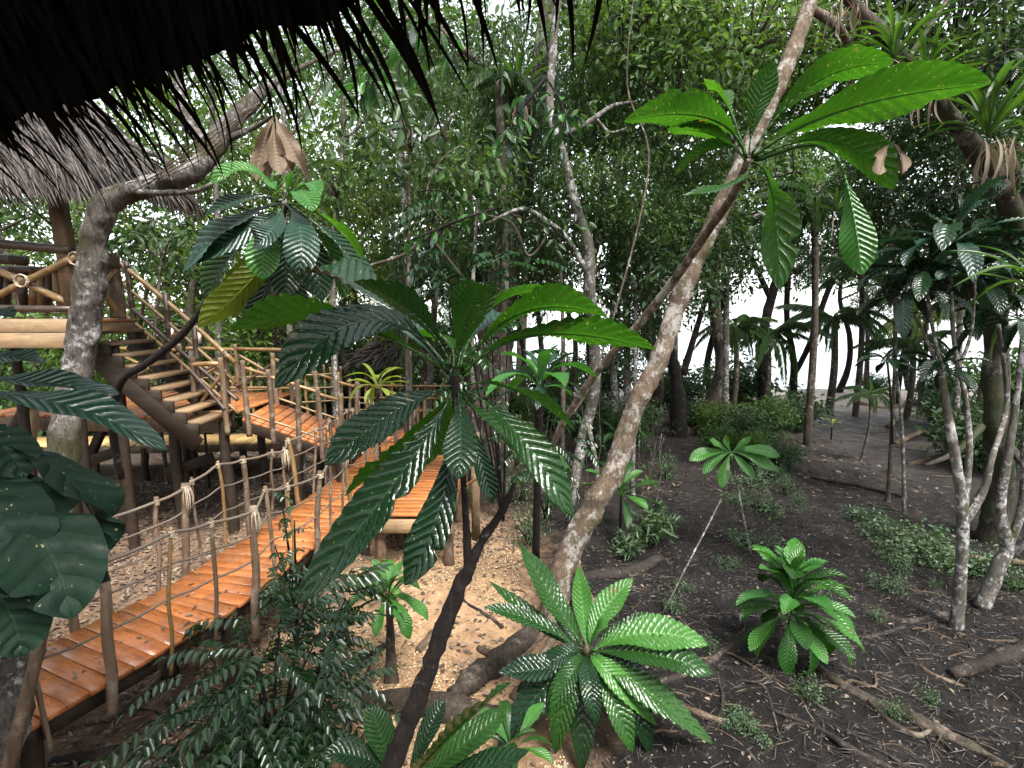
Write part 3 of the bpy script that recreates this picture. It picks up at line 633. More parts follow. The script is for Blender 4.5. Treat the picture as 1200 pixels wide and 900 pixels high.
for f in (.12, .28, .42, .58, .72, .88):
    p_, d, sd2 = bpos(BL * f)
    for s_ in (-1, 1):
        b = p_ + sd2 * s_ * .4; Geo().tube(stick((b[0], b[1], float(gz(b[0], b[1])) - .15), (b[0], b[1], BZ - .03), .08, .07, int(f * 100)), seg=8, rough=.08).build('support_post', M['dark_wood'], bridge)
# small side platform right of the bridge
PZ = .72; a_ = onz(445, 608, PZ); b_ = onz(528, 606, PZ)
plat = deck('side_platform', 'small timber platform on short brown posts beside the rope bridge', 'platform', (a_[0] + .45, a_[1] + .05, PZ + .02), (a_[0] + .45, a_[1] + 3.3, PZ + .02), 1.05, 'plank', beam='beam', edge=.18,
            legs=[(.02, -1), (.02, 1), (.5, 1), (.5, -1), (.98, 1), (.98, -1)], legmat='post')
g = Geo(); g.box((a_[0] + .46, a_[1] - .02, PZ - .10), (1.12, .06, .19)); g.build('front_beam', M['beam'], plat)
pp = onground(558, 632); Geo().add(*bar(pp - [0, 0, .2], pp + [0, 0, 1.75], .13, .13, (0, 1, 0))).build('corner_post', M['post'], plat)
bamboo(plat, onground(505, 610) + [0, 0, .25], at(560, 560, 7.6), .03, 'bamboo', 'brace')

# far end: bamboo fence and small thatched shelter
def fence_line(name, label, p0, p1, n, h, r, group=None):
    p0, p1 = np.asarray(p0, float), np.asarray(p1, float); t = thing(name, label, 'fence', (p0 + p1) / 2, group)
    for k in range(n + 1):
        b = p0 + (p1 - p0) * k / n; hh = h * rnd.uniform(.85, 1.2); Geo().tube(stick(b - [0, 0, .1], b + [rnd.uniform(-.06, .06), 0, hh], r, r * .85, k, wob=.02), seg=6).build('fence_post', M['driftpost'] if k % 3 else M['bamboo'], t)
    for f in (.35, .62, .9): bamboo(t, p0 + [0, -.05, h * f], p1 + [0, -.05, h * f], r * .8, 'bamboo', 'fence_rail')
    return t
def gp(u, v, Y): p = at(u, v, Y); p[2] = float(gz(p[0], p[1])); return p
fence_line('bamboo_fence', 'pale bamboo rail fence at the far end of the rope bridge', at(400, 470, 12.4) * [1, 1, 0] + [0, 0, .9], at(560, 470, 12.2) * [1, 1, 0] + [0, 0, .9], 16, 1.1, .04)
fence_line('bamboo_fence', 'bamboo post fence farther back beside the stairs and lantern', at(225, 445, 13.) * [1, 1, 0] + [0, 0, .8], at(400, 445, 14.) * [1, 1, 0] + [0, 0, .8], 16, 1.3, .04)
enddeck = deck('end_deck', 'orange plank deck where ramp and rope bridge meet', 'deck', (-4.0, 11.9, .84), (-1.2, 11.9, .84), 1.7, 'plank', legs=[(.05, -1), (.5, -1), (.95, -1)])
sh = thing('thatched_shelter', 'small far thatched shelter with stick posts beyond the bamboo fence', 'shelter', gp(475, 480, 16))
for u_ in (430, 455, 478, 500, 522):
    p_ = gp(u_, 480, 16); Geo().tube(stick(p_ - [0, 0, .1], [p_[0] + rnd.uniform(-.1, .1), p_[1], at(u_, 412, 16)[2]], .07, .06, u_), seg=6).build('post', M['driftpost'], sh)
g = Geo(); e0, e1 = at(412, 420, 15.6), at(540, 418, 15.6); rd = (e0 + e1) / 2 + np.array([0, 1.2, 1.0])
for k in range(900):
    t = rnd.random(); lv = rnd.random(); e = e0 + (e1 - e0) * t; p_ = e + (rd - e) * lv; d = nrm(e - rd) * .5
    V_, F_ = leafmass(np.array([p_]), nrm(np.array([d]) + RNG.normal(size=(1, 3)) * .12), np.array([[0, -.6, .8]]), .55, .06); g.add(V_, F_)
g.add([e0, e1, rd + [.8, 0, 0], rd - [.8, 0, 0]], [(0, 1, 2, 3)]); g.build('roof', M['thatch_grey'], sh, False)
for lab, u_, v_, Yl in (('black lantern with pale glass beside the far stair rail', 231, 394, 10.5), ('small black lantern left of the pale glass lantern', 199, 389, 11.)):
    p_ = at(u_, v_, Yl); L_ = thing('lantern', lab, 'lantern', p_, None)
    for z0, z1, r0, r1 in ((.13, .17, .11, .05), (-.15, -.13, .09, .09), (.17, .24, .02, .015)):
        Geo().tube([(*(p_ + [0, 0, z0]), r0), (*(p_ + [0, 0, z1]), r1)], seg=8, per=1).build('cap' if z0 > 0 else 'base', M['black'], L_, False)
    Geo().tube([(*(p_ + [0, 0, -.13]), .07), (*(p_ + [0, 0, .13]), .085)], seg=8, per=1).build('glass', M['glass'], L_, False)
    Geo().tube([(*(p_ * [1, 1, 0]), .03), (*(p_ + [0, 0, -.15]), .025)], seg=6, per=1).build('pole', M['black'], L_)

# ------------------------------------------------------------------ trees: generators
def cluster_leaves(K, r, n, L, Wd, seed, flat=.5, droop=.35, vj=.25):
    r_ = np.random.default_rng(seed); K = np.asarray(K, float); cs = np.repeat(r_.uniform(.6, 1.5, len(K)), r_.integers(max(2, int(n * .3)), int(n * 1.7) + 1, len(K)) if 0 else n); keep = np.repeat(r_.random(len(K)), n); K = np.repeat(K, n, 0); kk_ = r_.random(len(K)) < .45 + .55 * np.minimum(1, keep * 1.6) * np.minimum(1, 1.35 / cs); K = K[kk_]; cs = cs[kk_]; m_ = len(K)
    off = r_.normal(size=(m_, 3)) * r * np.array([1, 1, .6]); C = K + off
    D = nrm(nrm(off) * .8 + rdir(m_, r_) * .8 + np.array([0, 0, -droop])); N = nrm(np.array([0, 0, 1.]) * flat + rdir(m_, r_) * .6)
    return leafmass(C, D, N, L * cs * r_.uniform(1 - vj, 1 + vj, m_), Wd * cs * r_.uniform(1 - vj, 1 + vj, m_))
def gen_tree(seed, H, cb, R, tr, nl, leaf, nleaf, cr, mat, bmat='bark_mid', lw=.45, up=.55, droop=.35, lean=.06):
    r_ = random.Random(seed); w = Geo(); tp = []; x = y = 0.
    for k in range(8):
        tp.append((x, y, H * .9 * k / 7 - .3, tr * (1.35 if k == 0 else 1) * (1 - .11 * k))); x += r_.uniform(-1, 1) * H * lean * .5; y += r_.uniform(-1, 1) * H * lean * .5
    w.tube(tp, seg=9, per=4, rough=.12, rs=2.2, seed=seed); TP = catmull(tp, 6); K = []
    for k in range(nl):
        f = cb + (1 - cb) * (k + r_.random()) / nl; b = TP[int(f * (len(TP) - 1))]; az = k * 2.4 + r_.uniform(-.5, .5)
        shp = math.sqrt(max(.12, 1 - ((f - cb) / (1 - cb) * 1.0 - .35) ** 2 * 1.4)); L = R * shp * r_.uniform(.7, 1.15); el = up * r_.uniform(.3, 1.3)
        P = [b[:3]]
        for q in range(1, 5): P.append(P[-1] + np.array([math.cos(az) * math.cos(el), math.sin(az) * math.cos(el), math.sin(el)]) * L / 4 + np.array([r_.uniform(-1, 1) for _ in range(3)]) * L * .05); el *= .8; az += r_.uniform(-.25, .25)
        rb = tr * .42 * (1 - f * .5); w.tube([(*p, rb * (1 - .22 * q)) for q, p in enumerate(P)], seg=5, per=3)
        A = catmull(np.array(P), 5)
        for q in range(6):
            s0 = A[int(len(A) * r_.uniform(.3, .98))]; az2 = az + r_.uniform(-1.5, 1.5); e2 = r_.uniform(-.35, .8); l2 = L * r_.uniform(.25, .5)
            d = np.array([math.cos(az2) * math.cos(e2), math.sin(az2) * math.cos(e2), math.sin(e2)]); e = s0 + d * l2
            w.tube([(*s0, rb * .3), (*((s0 + e) / 2 + [0, 0, l2 * .06]), rb * .2), (*e, rb * .08)], seg=4, per=2)
            K += [s0 + d * l2 * t for t in (.45, .75, 1.0)]
        K.append(P[-1])
    V, F = cluster_leaves(K, cr, nleaf, leaf, leaf * lw, seed, droop=droop)
    return w.mesh('trunk', M[bmat]), mesh('crown', V, F, M[mat])
def crown_blob(seed, R, n, cr, leaf, nleaf, mat, lw=.45, sq=(1, 1, .7), droop=.35):
    r_ = np.random.default_rng(seed); d = rdir(n, r_); rad = R * r_.uniform(.35, 1, n) ** .6 * (1 + .35 * fbm(d * 1.5 + seed, 2))
    K = d * rad[:, None] * np.array(sq)
    V, F = cluster_leaves(K, cr, nleaf, leaf, leaf * lw, seed + 1, droop=droop)
    w = Geo()
    for k in range(0, n, 4): w.tube([(0, 0, -R * .3, .03 * R / 2), (*(K[k] * .5 + [0, 0, .1]), .018 * R / 2), (*K[k], .006)], seg=4, per=2)
    return mesh('crown', V, F, M[mat]), w.mesh('branches', M['bark_mid'])
def gen_bush(seed, R, H, n, leaf, nleaf, cr, mat, lw=.42, nstem=7, droop=.3):
    r_ = np.random.default_rng(seed); w = Geo(); K = []
    for k in range(nstem):
        a = k * 2.4 + r_.uniform(-.4, .4); e = np.array([math.cos(a) * R * r_.uniform(.3, .9), math.sin(a) * R * r_.uniform(.3, .9), H * r_.uniform(.6, 1)])
        w.tube([(0, 0, -.1, .02), (e[0] * .35, e[1] * .35, e[2] * .5, .014), (*e, .005)], seg=5, per=3)
        for q in range(n // nstem): t = r_.uniform(.3, 1.05); K.append(np.array([e[0] * t ** 1.3, e[1] * t ** 1.3, e[2] * t]) + r_.normal(size=3) * R * .16)
    V, F = cluster_leaves(K, cr, nleaf, leaf, leaf * lw, seed, droop=droop)
    return w.mesh('stems', M['bark_dark']), mesh('foliage', V, F, M[mat])
def make_tree(name, label, cat, meshes, loc, rz, sc, group, parts=('trunk', 'crown')):
    t = thing(name, label, cat, loc, group); t.rotation_euler = (0, 0, rz); t.scale = (sc,) * 3 if not hasattr(sc, '__len__') else sc
    for me, n in zip(meshes, parts): link(n, me, t)
    return t
def xat(u, Y): return at(u, 400, Y)[0]

USED = set()
MARKS = ((15, 'past the left edge of the hut'), (90, 'behind the thatched hut'), (150, 'behind the curved trunk'), (215, 'behind the staircase'), (285, 'behind the left leafy plant'), (350, 'behind the landing deck'), (410, 'behind the bamboo fence'), (470, 'above the end deck'), (530, 'behind the thatched shelter'),
         (590, 'behind the broad vine hung trunk'), (645, 'just right of the vine hung trunk'), (700, 'behind the forked trunk'), (760, 'between forked trunk and leaning trunk'), (830, 'behind the leaning trunk'), (880, 'at left of the sea gap'), (945, 'in the sea gap near twin stems'), (1010, 'at the end of the mud path'), (1070, 'left of the white stemmed trees'), (1130, 'behind the white forked tree'), (1190, 'behind the mossy trunk'), (9999, 'at the far right edge'))
def uniq(kind, u):
    m_ = next(t for lim, t in MARKS if u < lim)
    l = kind + ' ' + m_; USED.add(l); return l
TV = {
 'tall': gen_tree(1, 15, .42, 3.6, .24, 15, .20, 17, .42, 'cr_mid'),
 'dark': gen_tree(2, 12, .40, 3.4, .20, 15, .19, 18, .40, 'cr_dark'),
 'light': gen_tree(3, 11, .22, 3.3, .17, 15, .17, 22, .40, 'cr_light'),
 'fine': gen_tree(4, 9, .30, 3.0, .14, 16, .10, 42, .36, 'cr_fine', lw=.4, up=.9),
 'mid': gen_tree(5, 12, .38, 3.5, .20, 15, .21, 17, .42, 'cr_mid', lw=.38, droop=.6),
 'shore': gen_tree(6, 11, .42, 3.6, .13, 13, .19, 17, .42, 'cr_dark', 'bark_dark', up=.7, lean=.09),
}
TL = {'tall': 'tall jungle tree with a high mid green crown behind the clearing', 'dark': 'dark green broad crowned jungle tree in the far wall of trees',
      'light': 'bright green leafy jungle tree in the far wall of trees', 'fine': 'pale olive feathery tree standing behind the bridge',
      'mid': 'mid green drooping jungle tree in the far wall of trees', 'shore': 'dark tree with leaning trunk standing on the shore'}
TK = {'tall': 'tall high crowned tree', 'dark': 'dark green broad tree', 'light': 'bright green leafy tree', 'fine': 'pale olive feathery tree', 'mid': 'mid green drooping tree', 'shore': 'dark slender shore tree'}
spots = [('light', 40, 15, .95), ('mid', 130, 18, .95), ('light', 215, 14.5, .9), ('dark', -20, 21, 1.1), ('light', -90, 16, 1), ('mid', 265, 20, 1.1),
         ('mid', 330, 17, 1.0), ('fine', 420, 17, 1.0), ('fine', 490, 15.5, 1.0), ('dark', 540, 19, 1.05), ('tall', 450, 24, 1.1), ('fine', 360, 20, 1.2),
         ('mid', 585, 15.5, 1.0), ('mid', 700, 15, 1.05), ('dark', 755, 17, 1.1), ('mid', 610, 25, 1.3),
         ('shore', 845, 21, 1.1), ('tall', 830, 17, 1.0), ('shore', 985, 23.5, 1.05), ('shore', 1075, 24, 1.1), ('mid', 1185, 15, 1.0), ('dark', 1250, 13, 1.0),
         ('dark', 1290, 18, 1.2), ('dark', 1330, 23, 1.5), ('dark', -160, 24, 1.4), ('mid', -200, 18, 1.2)]
for k, (kd, u_, Y_, s_) in enumerate(spots):
    x_ = xat(u_, Y_); make_tree('jungle_tree', uniq(TK[kd], u_), 'tree', TV[kd], (x_, Y_, float(gz(x_, Y_))), k * 1.7, s_, {'fine': 'feathery trees behind the bridge', 'shore': 'leaning trees on the shore'}.get(kd, kd + ' trees in the far wall of trees'))

for k, (kd, x_, y_, s_) in enumerate((('tall', -9, -9, 1.), ('dark', -3, -13, 1.1), ('mid', 4, -11, 1.1), ('dark', 10, -8, 1.1), ('tall', 14, -2, 1.), ('mid', 15, 5, 1.), ('light', -13, -3, 1.), ('dark', -14, 4, 1.1), ('mid', -15, 9, 1.), ('dark', 0, -20, 1.4), ('mid', 18, -14, 1.4), ('dark', -16, -15, 1.4))):  # unseen surrounding jungle, added to block the low sky behind and beside the camera
    make_tree('jungle_tree', TK[kd] + ' in the unseen forest added around the viewer', 'tree', TV[kd], (x_, y_, float(gz(x_, y_))), k * 2.1, s_, kd + ' unseen trees around the viewer')
CB = [crown_blob(21, 2.1, 130, .30, .17, 20, 'cr_mid'), crown_blob(22, 2.1, 130, .30, .16, 20, 'cr_light'), crown_blob(23, 2.1, 130, .30, .17, 20, 'cr_dark'), crown_blob(24, 1.5, 90, .26, .15, 30, 'cr_mid', lw=.35, droop=.6), crown_blob(25, 1.6, 60, .34, .27, 8, 'cr_dark', lw=.40, droop=.6), crown_blob(26, 1.4, 50, .30, .30, 8, 'cr_mid', lw=.34, droop=.8)]
def custom_tree(name, label, cat, paths, mat, crowns=(), seg=12, rough=.10, rs=3.5, names=None, group=None):
    P = [px(p) for p in paths]; b = P[0][0]; g0 = float(gz(b[0], b[1]))
    if cat != 'branch' and b[2] > g0 + .03: P[0].insert(0, (b[0] + rnd.uniform(-.05, .05), b[1], g0 - .12, b[3] * 1.25))
    t = thing(name, label, cat, (b[0], b[1], float(gz(b[0], b[1]))), group)
    for k, p in enumerate(P): Geo().tube(p, seg=seg if k == 0 else max(6, seg - 4), per=14 if k == 0 else 8, rough=rough, rs=rs, seed=k * 3.1).build((names[k] if names else ('trunk' if k == 0 else 'branch')), M[mat], t)
    for v_, u_, vv, Y_, s_ in crowns:
        c = at(u_, vv, Y_)
        for me, n in zip(CB[v_], ('crown', 'twigs')): place(n, me, t, c, (0, 0, u_ * .01), s_)
    return t
gy = lambda u, v: float(onground(u, v)[1])
curved = custom_tree('curved_tree', 'thick mottled grey trunk that bends sharply right in front of the hut', 'tree',
    [[(-14, 960, 2.9, 46), (14, 800, 3.15, 42), (52, 650, 3.6, 34), (77, 510, 4.0, 28), (94, 410, 4.2, 27), (106, 335, 4.2, 26), (110, 280, 4.2, 25), (128, 238, 4.2, 23), (172, 219, 4.2, 18), (226, 202, 4.2, 18), (258, 160, 4.3, 17), (296, 118, 4.5, 12), (322, 96, 4.7, 6), (355, 78, 5., 3.6), (400, 56, 5.3, 2.6), (420, 44, 5.6, 1.5)],
     [(250, 172, 4.3, 9), (275, 160, 4.3, 6), (300, 148, 4.3, 4), (322, 135, 4.2, 2.5)], [(205, 208, 4.2, 9), (190, 185, 4.3, 6), (150, 165, 4.6, 4), (110, 120, 5, 3)],
     [(160, 226, 4.15, 6), (200, 226, 4.1, 5), (235, 222, 4.1, 4), (262, 205, 4.1, 2)], [(250, 170, 4.3, 12), (222, 150, 4.4, 11), (212, 120, 4.6, 9), (205, 60, 4.9, 7)]], 'bark_curved', (), 28, .2, 10)
for k in range(5):
    a = rnd.uniform(-6, 6); g = Geo().tube(px([(150 + 8 * k, 218 + a, 4.05, 1.1), (200, 204 - 4 * k, 4.0, 1.2), (245, 180 - 6 * k, 4.05, 1.2), (285 + 5 * k, 140 - 5 * k, 4.2, 1.)]), seg=5); g.build('clinging_vine', M['root_tan'], curved)
leaning = custom_tree('leaning_tree', 'tall pale brown tree trunk leaning right across the middle of the clearing', 'tree',
    [[(645, 728, 5.85, 21), (662, 660, 6.0, 19), (695, 595, 6.1, 19), (722, 545, 6.2, 17), (745, 475, 6.2, 15), (770, 428, 6.2, 15), (800, 340, 6.2, 15), (830, 275, 6.2, 15), (860, 215, 6.2, 15), (893, 140, 6.2, 14), (925, 70, 6.3, 14), (946, 15, 6.4, 13), (965, -60, 6.5, 12)],
     [(672, 655, 6.05, 10), (685, 690, 5.9, 7), (700, 715, 5.8, 6)], [(658, 680, 6, 6), (646, 720, 5.7, 5), (625, 760, 5.4, 4)], [(950, 10, 6.4, 8), (985, 35, 6.6, 7), (1000, 80, 6.9, 5), (985, 130, 7.2, 3)]],
    'bark_pale', [(1, 880, 25, 9., .75), (0, 800, 95, 9.5, .72), (2, 930, 80, 10.5, .6), (1, 985, 60, 9.5, .6), (0, 730, 45, 10.5, .8), (1, 755, 10, 9.6, .7)], 20, .17, 7, names=['trunk', 'root', 'root', 'branch'])
custom_tree('strangler_tree', 'broad grey trunk draped with hanging vines behind the bridge end', 'tree',
    [[(570, 500, 11, 34), (580, 420, 11, 28), (588, 340, 11, 25), (598, 270, 11, 22), (612, 200, 11, 20), (628, 120, 11, 18), (640, 50, 11, 17), (650, -50, 11, 16)], [(620, 160, 11, 9), (590, 100, 10.8, 7), (545, 60, 10.5, 5), (500, 20, 10.3, 4)]],
    'bark_mid', [(0, 545, 60, 12.2, .6), (3, 500, 110, 11, .5), (0, 570, 120, 12.6, .42), (3, 690, 150, 12., .45), (2, 690, 40, 12, .7), (3, 530, 200, 11.4, .40), (0, 480, 40, 11.5, .6)], 14, .2, 2.5)
custom_tree('forked_tree', 'slender grey forked trunk standing in front of the vine hung tree', 'tree',
    [[(668, 592, gy(668, 592), 8), (682, 520, 10, 9), (697, 450, 9.8, 9), (694, 380, 9.5, 8), (691, 335, 9.3, 9), (690, 292, 9.2, 9), (675, 240, 9.1, 7), (660, 180, 9, 6), (645, 130, 9, 6), (648, 60, 9, 6), (657, -30, 9, 5)],
     [(690, 322, 9.25, 5), (665, 280, 9.1, 4), (645, 262, 9, 4), (612, 245, 8.9, 3), (570, 262, 8.7, 2)], [(662, 158, 9, 4), (690, 143, 9.1, 4), (718, 124, 9.1, 3), (745, 119, 9.2, 2)], [(700, 140, 9.1, 2), (715, 155, 9.1, 2), (735, 150, 9, 1.3)], [(690, 500, 9.9, 4), (700, 560, 9.6, 4), (690, 590, 9.4, 4)]],
    'bark_white', [(3, 705, 210, 9.6, .55), (3, 740, 250, 9.8, .55), (2, 760, 330, 10.5, .6), (3, 800, 200, 10.5, .55), (2, 730, 395, 11, .4)])
bigright = custom_tree('mossy_tree', 'dark mossy trunk arching over at right edge with bromeliads on it', 'tree',
    [[(1172, 560, 8.2, 24.5), (1166, 500, 8, 19.4), (1164, 430, 8, 18.0), (1172, 340, 7.6, 18.0), (1188, 265, 7, 18.7), (1165, 205, 6.7, 19.4), (1122, 148, 6.5, 16.6), (1080, 95, 6.5, 13.7), (1040, 45, 6.5, 12.2), (1000, 5, 6.6, 10.8), (955, -50, 6.7, 9.4)],
     [(1185, 270, 7, 10.8), (1215, 210, 7, 10.1), (1260, 120, 7.2, 8.6)], [(1060, 75, 6.5, 5.8), (1090, 30, 7, 5.0), (1130, -30, 7.5, 4.3)], [(1150, 500, 8, 7.2), (1120, 530, 7.6, 5.8), (1085, 545, 7.2, 3.6)], [(1180, 520, 8, 8.6), (1215, 560, 7.6, 6.5), (1260, 580, 7.4, 4.3)]],
    'bark_moss', [(2, 1120, 20, 9, .7), (0, 1180, 70, 8.6, .6), (2, 1060, -10, 9, .7), (2, 1200, 190, 8.5, .5), (2, 1140, 215, 9.5, .45), (3, 1010, 245, 10.5, .45), (2, 1230, 300, 8.5, .6), (2, 1090, 265, 10, .45), (2, 1150, 90, 9.5, .7), (2, 1060, 190, 10.5, .5), (2, 1190, 260, 9, .5), (2, 1100, 130, 11, .55)], 14, .2, 3, names=['trunk', 'branch', 'branch', 'root', 'root'])
for lab, P_l, cr_ in (
    ('dark trunk curving right against the bright sea, left of the twin stems', [[(893, 468, 19, 9), (894, 400, 19, 8), (905, 345, 19, 8), (932, 268, 19, 7), (940, 200, 19, 6)], [(903, 350, 19, 5), (880, 300, 19, 4), (860, 250, 19, 3)]], [(2, 930, 230, 19, .9), (2, 870, 250, 19, .8), (0, 900, 170, 19, 1.)]),
    ('twin stemmed tree forking low against the bright sea', [[(928, 468, 20, 8), (930, 425, 20, 6), (922, 370, 20, 5), (925, 300, 20, 5)], [(930, 440, 20, 5), (948, 405, 20, 5), (965, 355, 20, 5), (990, 290, 20, 4)]], [(2, 985, 280, 20, .9), (2, 935, 310, 20, .6)]),
    ('dark leaning trunk behind the pale leaning tree', [[(795, 480, 15, 13), (790, 430, 15, 10), (772, 380, 15, 9), (765, 330, 15, 8), (780, 250, 15, 7)], [(800, 440, 15, 6), (815, 390, 15, 5), (830, 340, 15, 4)]], [(2, 770, 300, 14.5, .8), (2, 830, 310, 15, .7), (0, 800, 240, 15, .8)]),
    ('thin dark trunk beside the sea, far right of the twin stems', [[(1052, 458, 21, 5), (1060, 410, 21, 5), (1075, 360, 21, 4)]], [(2, 1070, 330, 21, .7), (2, 1030, 350, 21, .5)])):
    custom_tree('shore_tree', lab, 'tree', P_l, 'bark_dark', cr_, 9)
# thin stems in front of the sea at left of the leaning trunk
for k, (u_, v0, v1, Y_) in enumerate(((640, 470, 330, 17), (612, 470, 360, 18), (668, 465, 340, 19), (760, 445, 320, 17), (845, 460, 330, 20), (545, 480, 340, 14), (1015, 458, 340, 22), (1150, 455, 350, 17))):
    custom_tree('thin_tree', uniq('thin straight understory trunk', u_), 'tree', [[(u_, v0, Y_, 5), (u_ + rnd.uniform(-8, 8), (v0 + v1) / 2, Y_, 4.2), (u_ + rnd.uniform(-18, 18), v1, Y_, 3)]], 'bark_mid', [(2 if k % 2 else 3, u_, v1 - 25, Y_, .6)], 7, group='thin trunks against the water')

# ------------------------------------------------------------------ understory
BV = [gen_bush(31, 1.3, 1.7, 130, .15, 26, .22, 'cr_mid'), gen_bush(32, 1.2, 1.3, 130, .13, 28, .2, 'cr_dark'), gen_bush(33, 1.1, 2.2, 120, .17, 24, .24, 'cr_light', lw=.35), gen_bush(34, .75, .42, 56, .06, 13, .10, 'ground_leaf', lw=.55, nstem=9), gen_bush(35, .35, .5, 42, .13, 10, .06, 'ground_leaf', lw=.22, droop=-.3)]
BL_ = ['mid green leafy bush in the jungle understory', 'dark green dense bush in the jungle understory', 'tall light green bush in the jungle understory']
bspots = [(0, 20, 14, 1.3), (2, 110, 15, 1.3), (1, 190, 17, 1.5), (0, 250, 15.5, 1.2), (2, 300, 17, 1.4), (0, 345, 16, 1.2), (1, 400, 18, 1.6), (2, 450, 19, 1.3), (0, 520, 17, 1.0), (1, 560, 15, 1.0), (0, 600, 15, .8), (1, 650, 16, .8), (1, 700, 15, .8), (0, 735, 14, .7), (2, 70, 20, 1.8), (1, 150, 22, 2), (0, 240, 23, 2.2), (2, 330, 22, 2), (1, 420, 23, 2.2), (0, 500, 23, 1.6), (1, -40, 17, 1.8), (2, 560, 21, 1.1), (1, 1170, 12, 1.), (1, 1120, 16, .8), (0, 1200, 18, 1.2)]
bspots += [(1, 705, 22, 1.3), (1, 795, 19, 1.2), (1, 1030, 23, .6), (1, 1110, 20, 1.0), (0, 650, 20, 1.1), (1, 865, 20, 1.3)]
bspots += [(1, 815, 16, .6), (2, 845, 15, .5), (1, 875, 14, .7), (0, 910, 14.5, .6), (1, 940, 16, .8), (2, 893, 12.6, .35), (1, 925, 12.0, .45), (0, 848, 13.0, .42)]
for k, (kd, u_, Y_, s_) in enumerate(bspots):
    x_ = xat(u_, Y_); r_ = u_ > 800 and u_ < 950
    make_tree('bush', uniq('dense dark thicket bush' if r_ else BL_[kd].split(' in the')[0], u_), 'bush', BV[kd], (x_, Y_, float(gz(x_, Y_))), k * 1.3, s_, 'bushes of the mud edge thicket' if r_ else 'understory bushes %s' % ('mid green', 'dark', 'light')[kd], ('stems', 'foliage'))
cov = tag(None or thing('creeping_plant', 'patch of pale green creeping plants on the dark mud', 'plant'), group=None); bpy.data.objects.remove(cov)
for k, (u_, v_, s_) in enumerate(((1010, 608, .6), (1035, 625, .8), (1062, 645, 1.1), (1090, 655, .9), (1050, 660, .8), (1115, 668, .9), (1150, 672, 1.0), (1185, 690, .8), (1040, 690, .4), (880, 570, .8), (895, 600, .9), (878, 640, .7), (860, 590, .6), (895, 560, .8), (855, 665, .4), (860, 845, .32), (880, 858, .3), (640, 525, .8), (920, 575, .6), (560, 520, 1.0), (600, 545, .7), (575, 555, .8), (800, 690, .3))):
    c = onground(u_, v_); make_tree('creeping_plant', uniq('%s low pale green creeping plant' % ('broad' if s_ > .75 else 'medium' if s_ > .5 else 'small'), u_), 'plant', (BV[3][0], BV[3][1]), c, k * 1.1, (s_ * rnd.uniform(.9, 1.4), s_ * rnd.uniform(.5, .9), s_ * rnd.uniform(.5, .9)), 'creeping plants on the mud', ('stems', 'foliage'))
for k, (u_, v_, s_, lab) in enumerate(((765, 640, 1.1, 'bushy tuft of narrow green leaves beside the leaning trunk'), (735, 655, .7, 'smaller narrow leaved tuft at the foot of the leaning trunk'))):
    make_tree('grass_tuft', lab, 'plant', BV[4], onground(u_, v_), k, s_, None, ('stems', 'foliage'))

# palms
def frond_mesh(seed, L, droop, nl=26, lw=.035, ll=.42, mat='palm'):
    r_ = random.Random(seed); t = np.linspace(0, 1, 12); P = np.stack([L * t * (1 - .12 * t * droop), 0 * t, L * (.55 * t - .75 * droop * t * t)], -1)
    g = Geo().tube([(*p, .018 * (1.05 - q)) for p, q in zip(P, t)], seg=4, per=1)
    A = catmull(P, 6); T = nrm(np.gradient(A, axis=0)); C, D, N, Ls = [], [], [], []
    for k in range(nl):
        f = .12 + .87 * k / nl; i_ = int(f * (len(A) - 1))
        for s_ in (-1, 1):
            d = nrm(np.array([0, s_, 0]) * .9 + T[i_] * (.35 + .6 * f) + np.array([0, 0, -.35 - r_.random() * .3])); C.append(A[i_]); D.append(d); N.append([T[i_][0] * -.2, s_ * .3, 1]); Ls.append(ll * L / 2 * math.sin(math.pi * (.15 + .82 * f)) ** .6 * r_.uniform(.85, 1.1))
    V, F = leafmass(np.array(C), np.array(D), nrm(np.array(N, float)), np.array(Ls), lw * L / 2, .35); g.add(V, F); return g.mesh('frond', M[mat], False)
FR = [frond_mesh(1, 2.2, .7), frond_mesh(2, 2.2, 1.1), frond_mesh(3, 2.2, 1.4)]; FRL = [frond_mesh(4, 2.2, .9, mat='palm_light'), frond_mesh(5, 2.2, 1.3, mat='palm_light')]
def palm(lab, u_, vtop, Y_, sc, n=13, fr=FR, base=None, ub=None, r=.09):
    c = at(u_, vtop, Y_); xb = xat(ub or u_, Y_); t = thing('palm_tree', lab, 'palm', (xb, Y_, float(gz(xb, Y_))))
    if c[2] - t.location.z > .5: Geo().tube([(xb, Y_, t.location.z - .2, r * 1.2), ((xb + c[0]) / 2 + .1, Y_, c[2] * .5, r), (*c, r * .9)], seg=8, per=6, rough=.08, rs=6).build('trunk', M['bark_mid'], t)
    for k in range(n): place('frond', fr[k % len(fr)], t, c, (0, rnd.uniform(-.55, .35), k * 2.4 + rnd.uniform(-.2, .2)), sc * rnd.uniform(.8, 1.1))
    return t
palm('palm with drooping dark fronds behind the left leafy plant', 190, 290, 15, 1.1)
palm('palm hanging grey green fronds left of the vine hung trunk', 530, 315, 13, .9, 15)
palm('short palm in front of the sea beside the twin stems', 978, 375, 19, 1.0, 15, r=.12)
palm('pale palm crown over the water at right', 1085, 372, 20, 1.15, 12, FRL, r=.07)
palm('dark palm crown high behind the leaning trunk', 955, 235, 14, .9, 13)
palm('low palm clump at the left of the mud thicket', 862, 385, 17, .8, 12)
palm('palm fronds arching among the crowns above the bridge', 415, 330, 19, 1.2)
palm('tiny palm seedling at the far end of the mud path', 1020, 462, 12.5, .38, 10, r=.03)
palm('young palm leaning in the crowns below the top middle', 585, 95, 10, .42, 14)
palm('palm with low arching fronds left of the twin stems', 900, 395, 18, .95, 14, r=.1)
palm('palm in front of the sea beside the white forked tree', 1070, 405, 17, .8, 13)
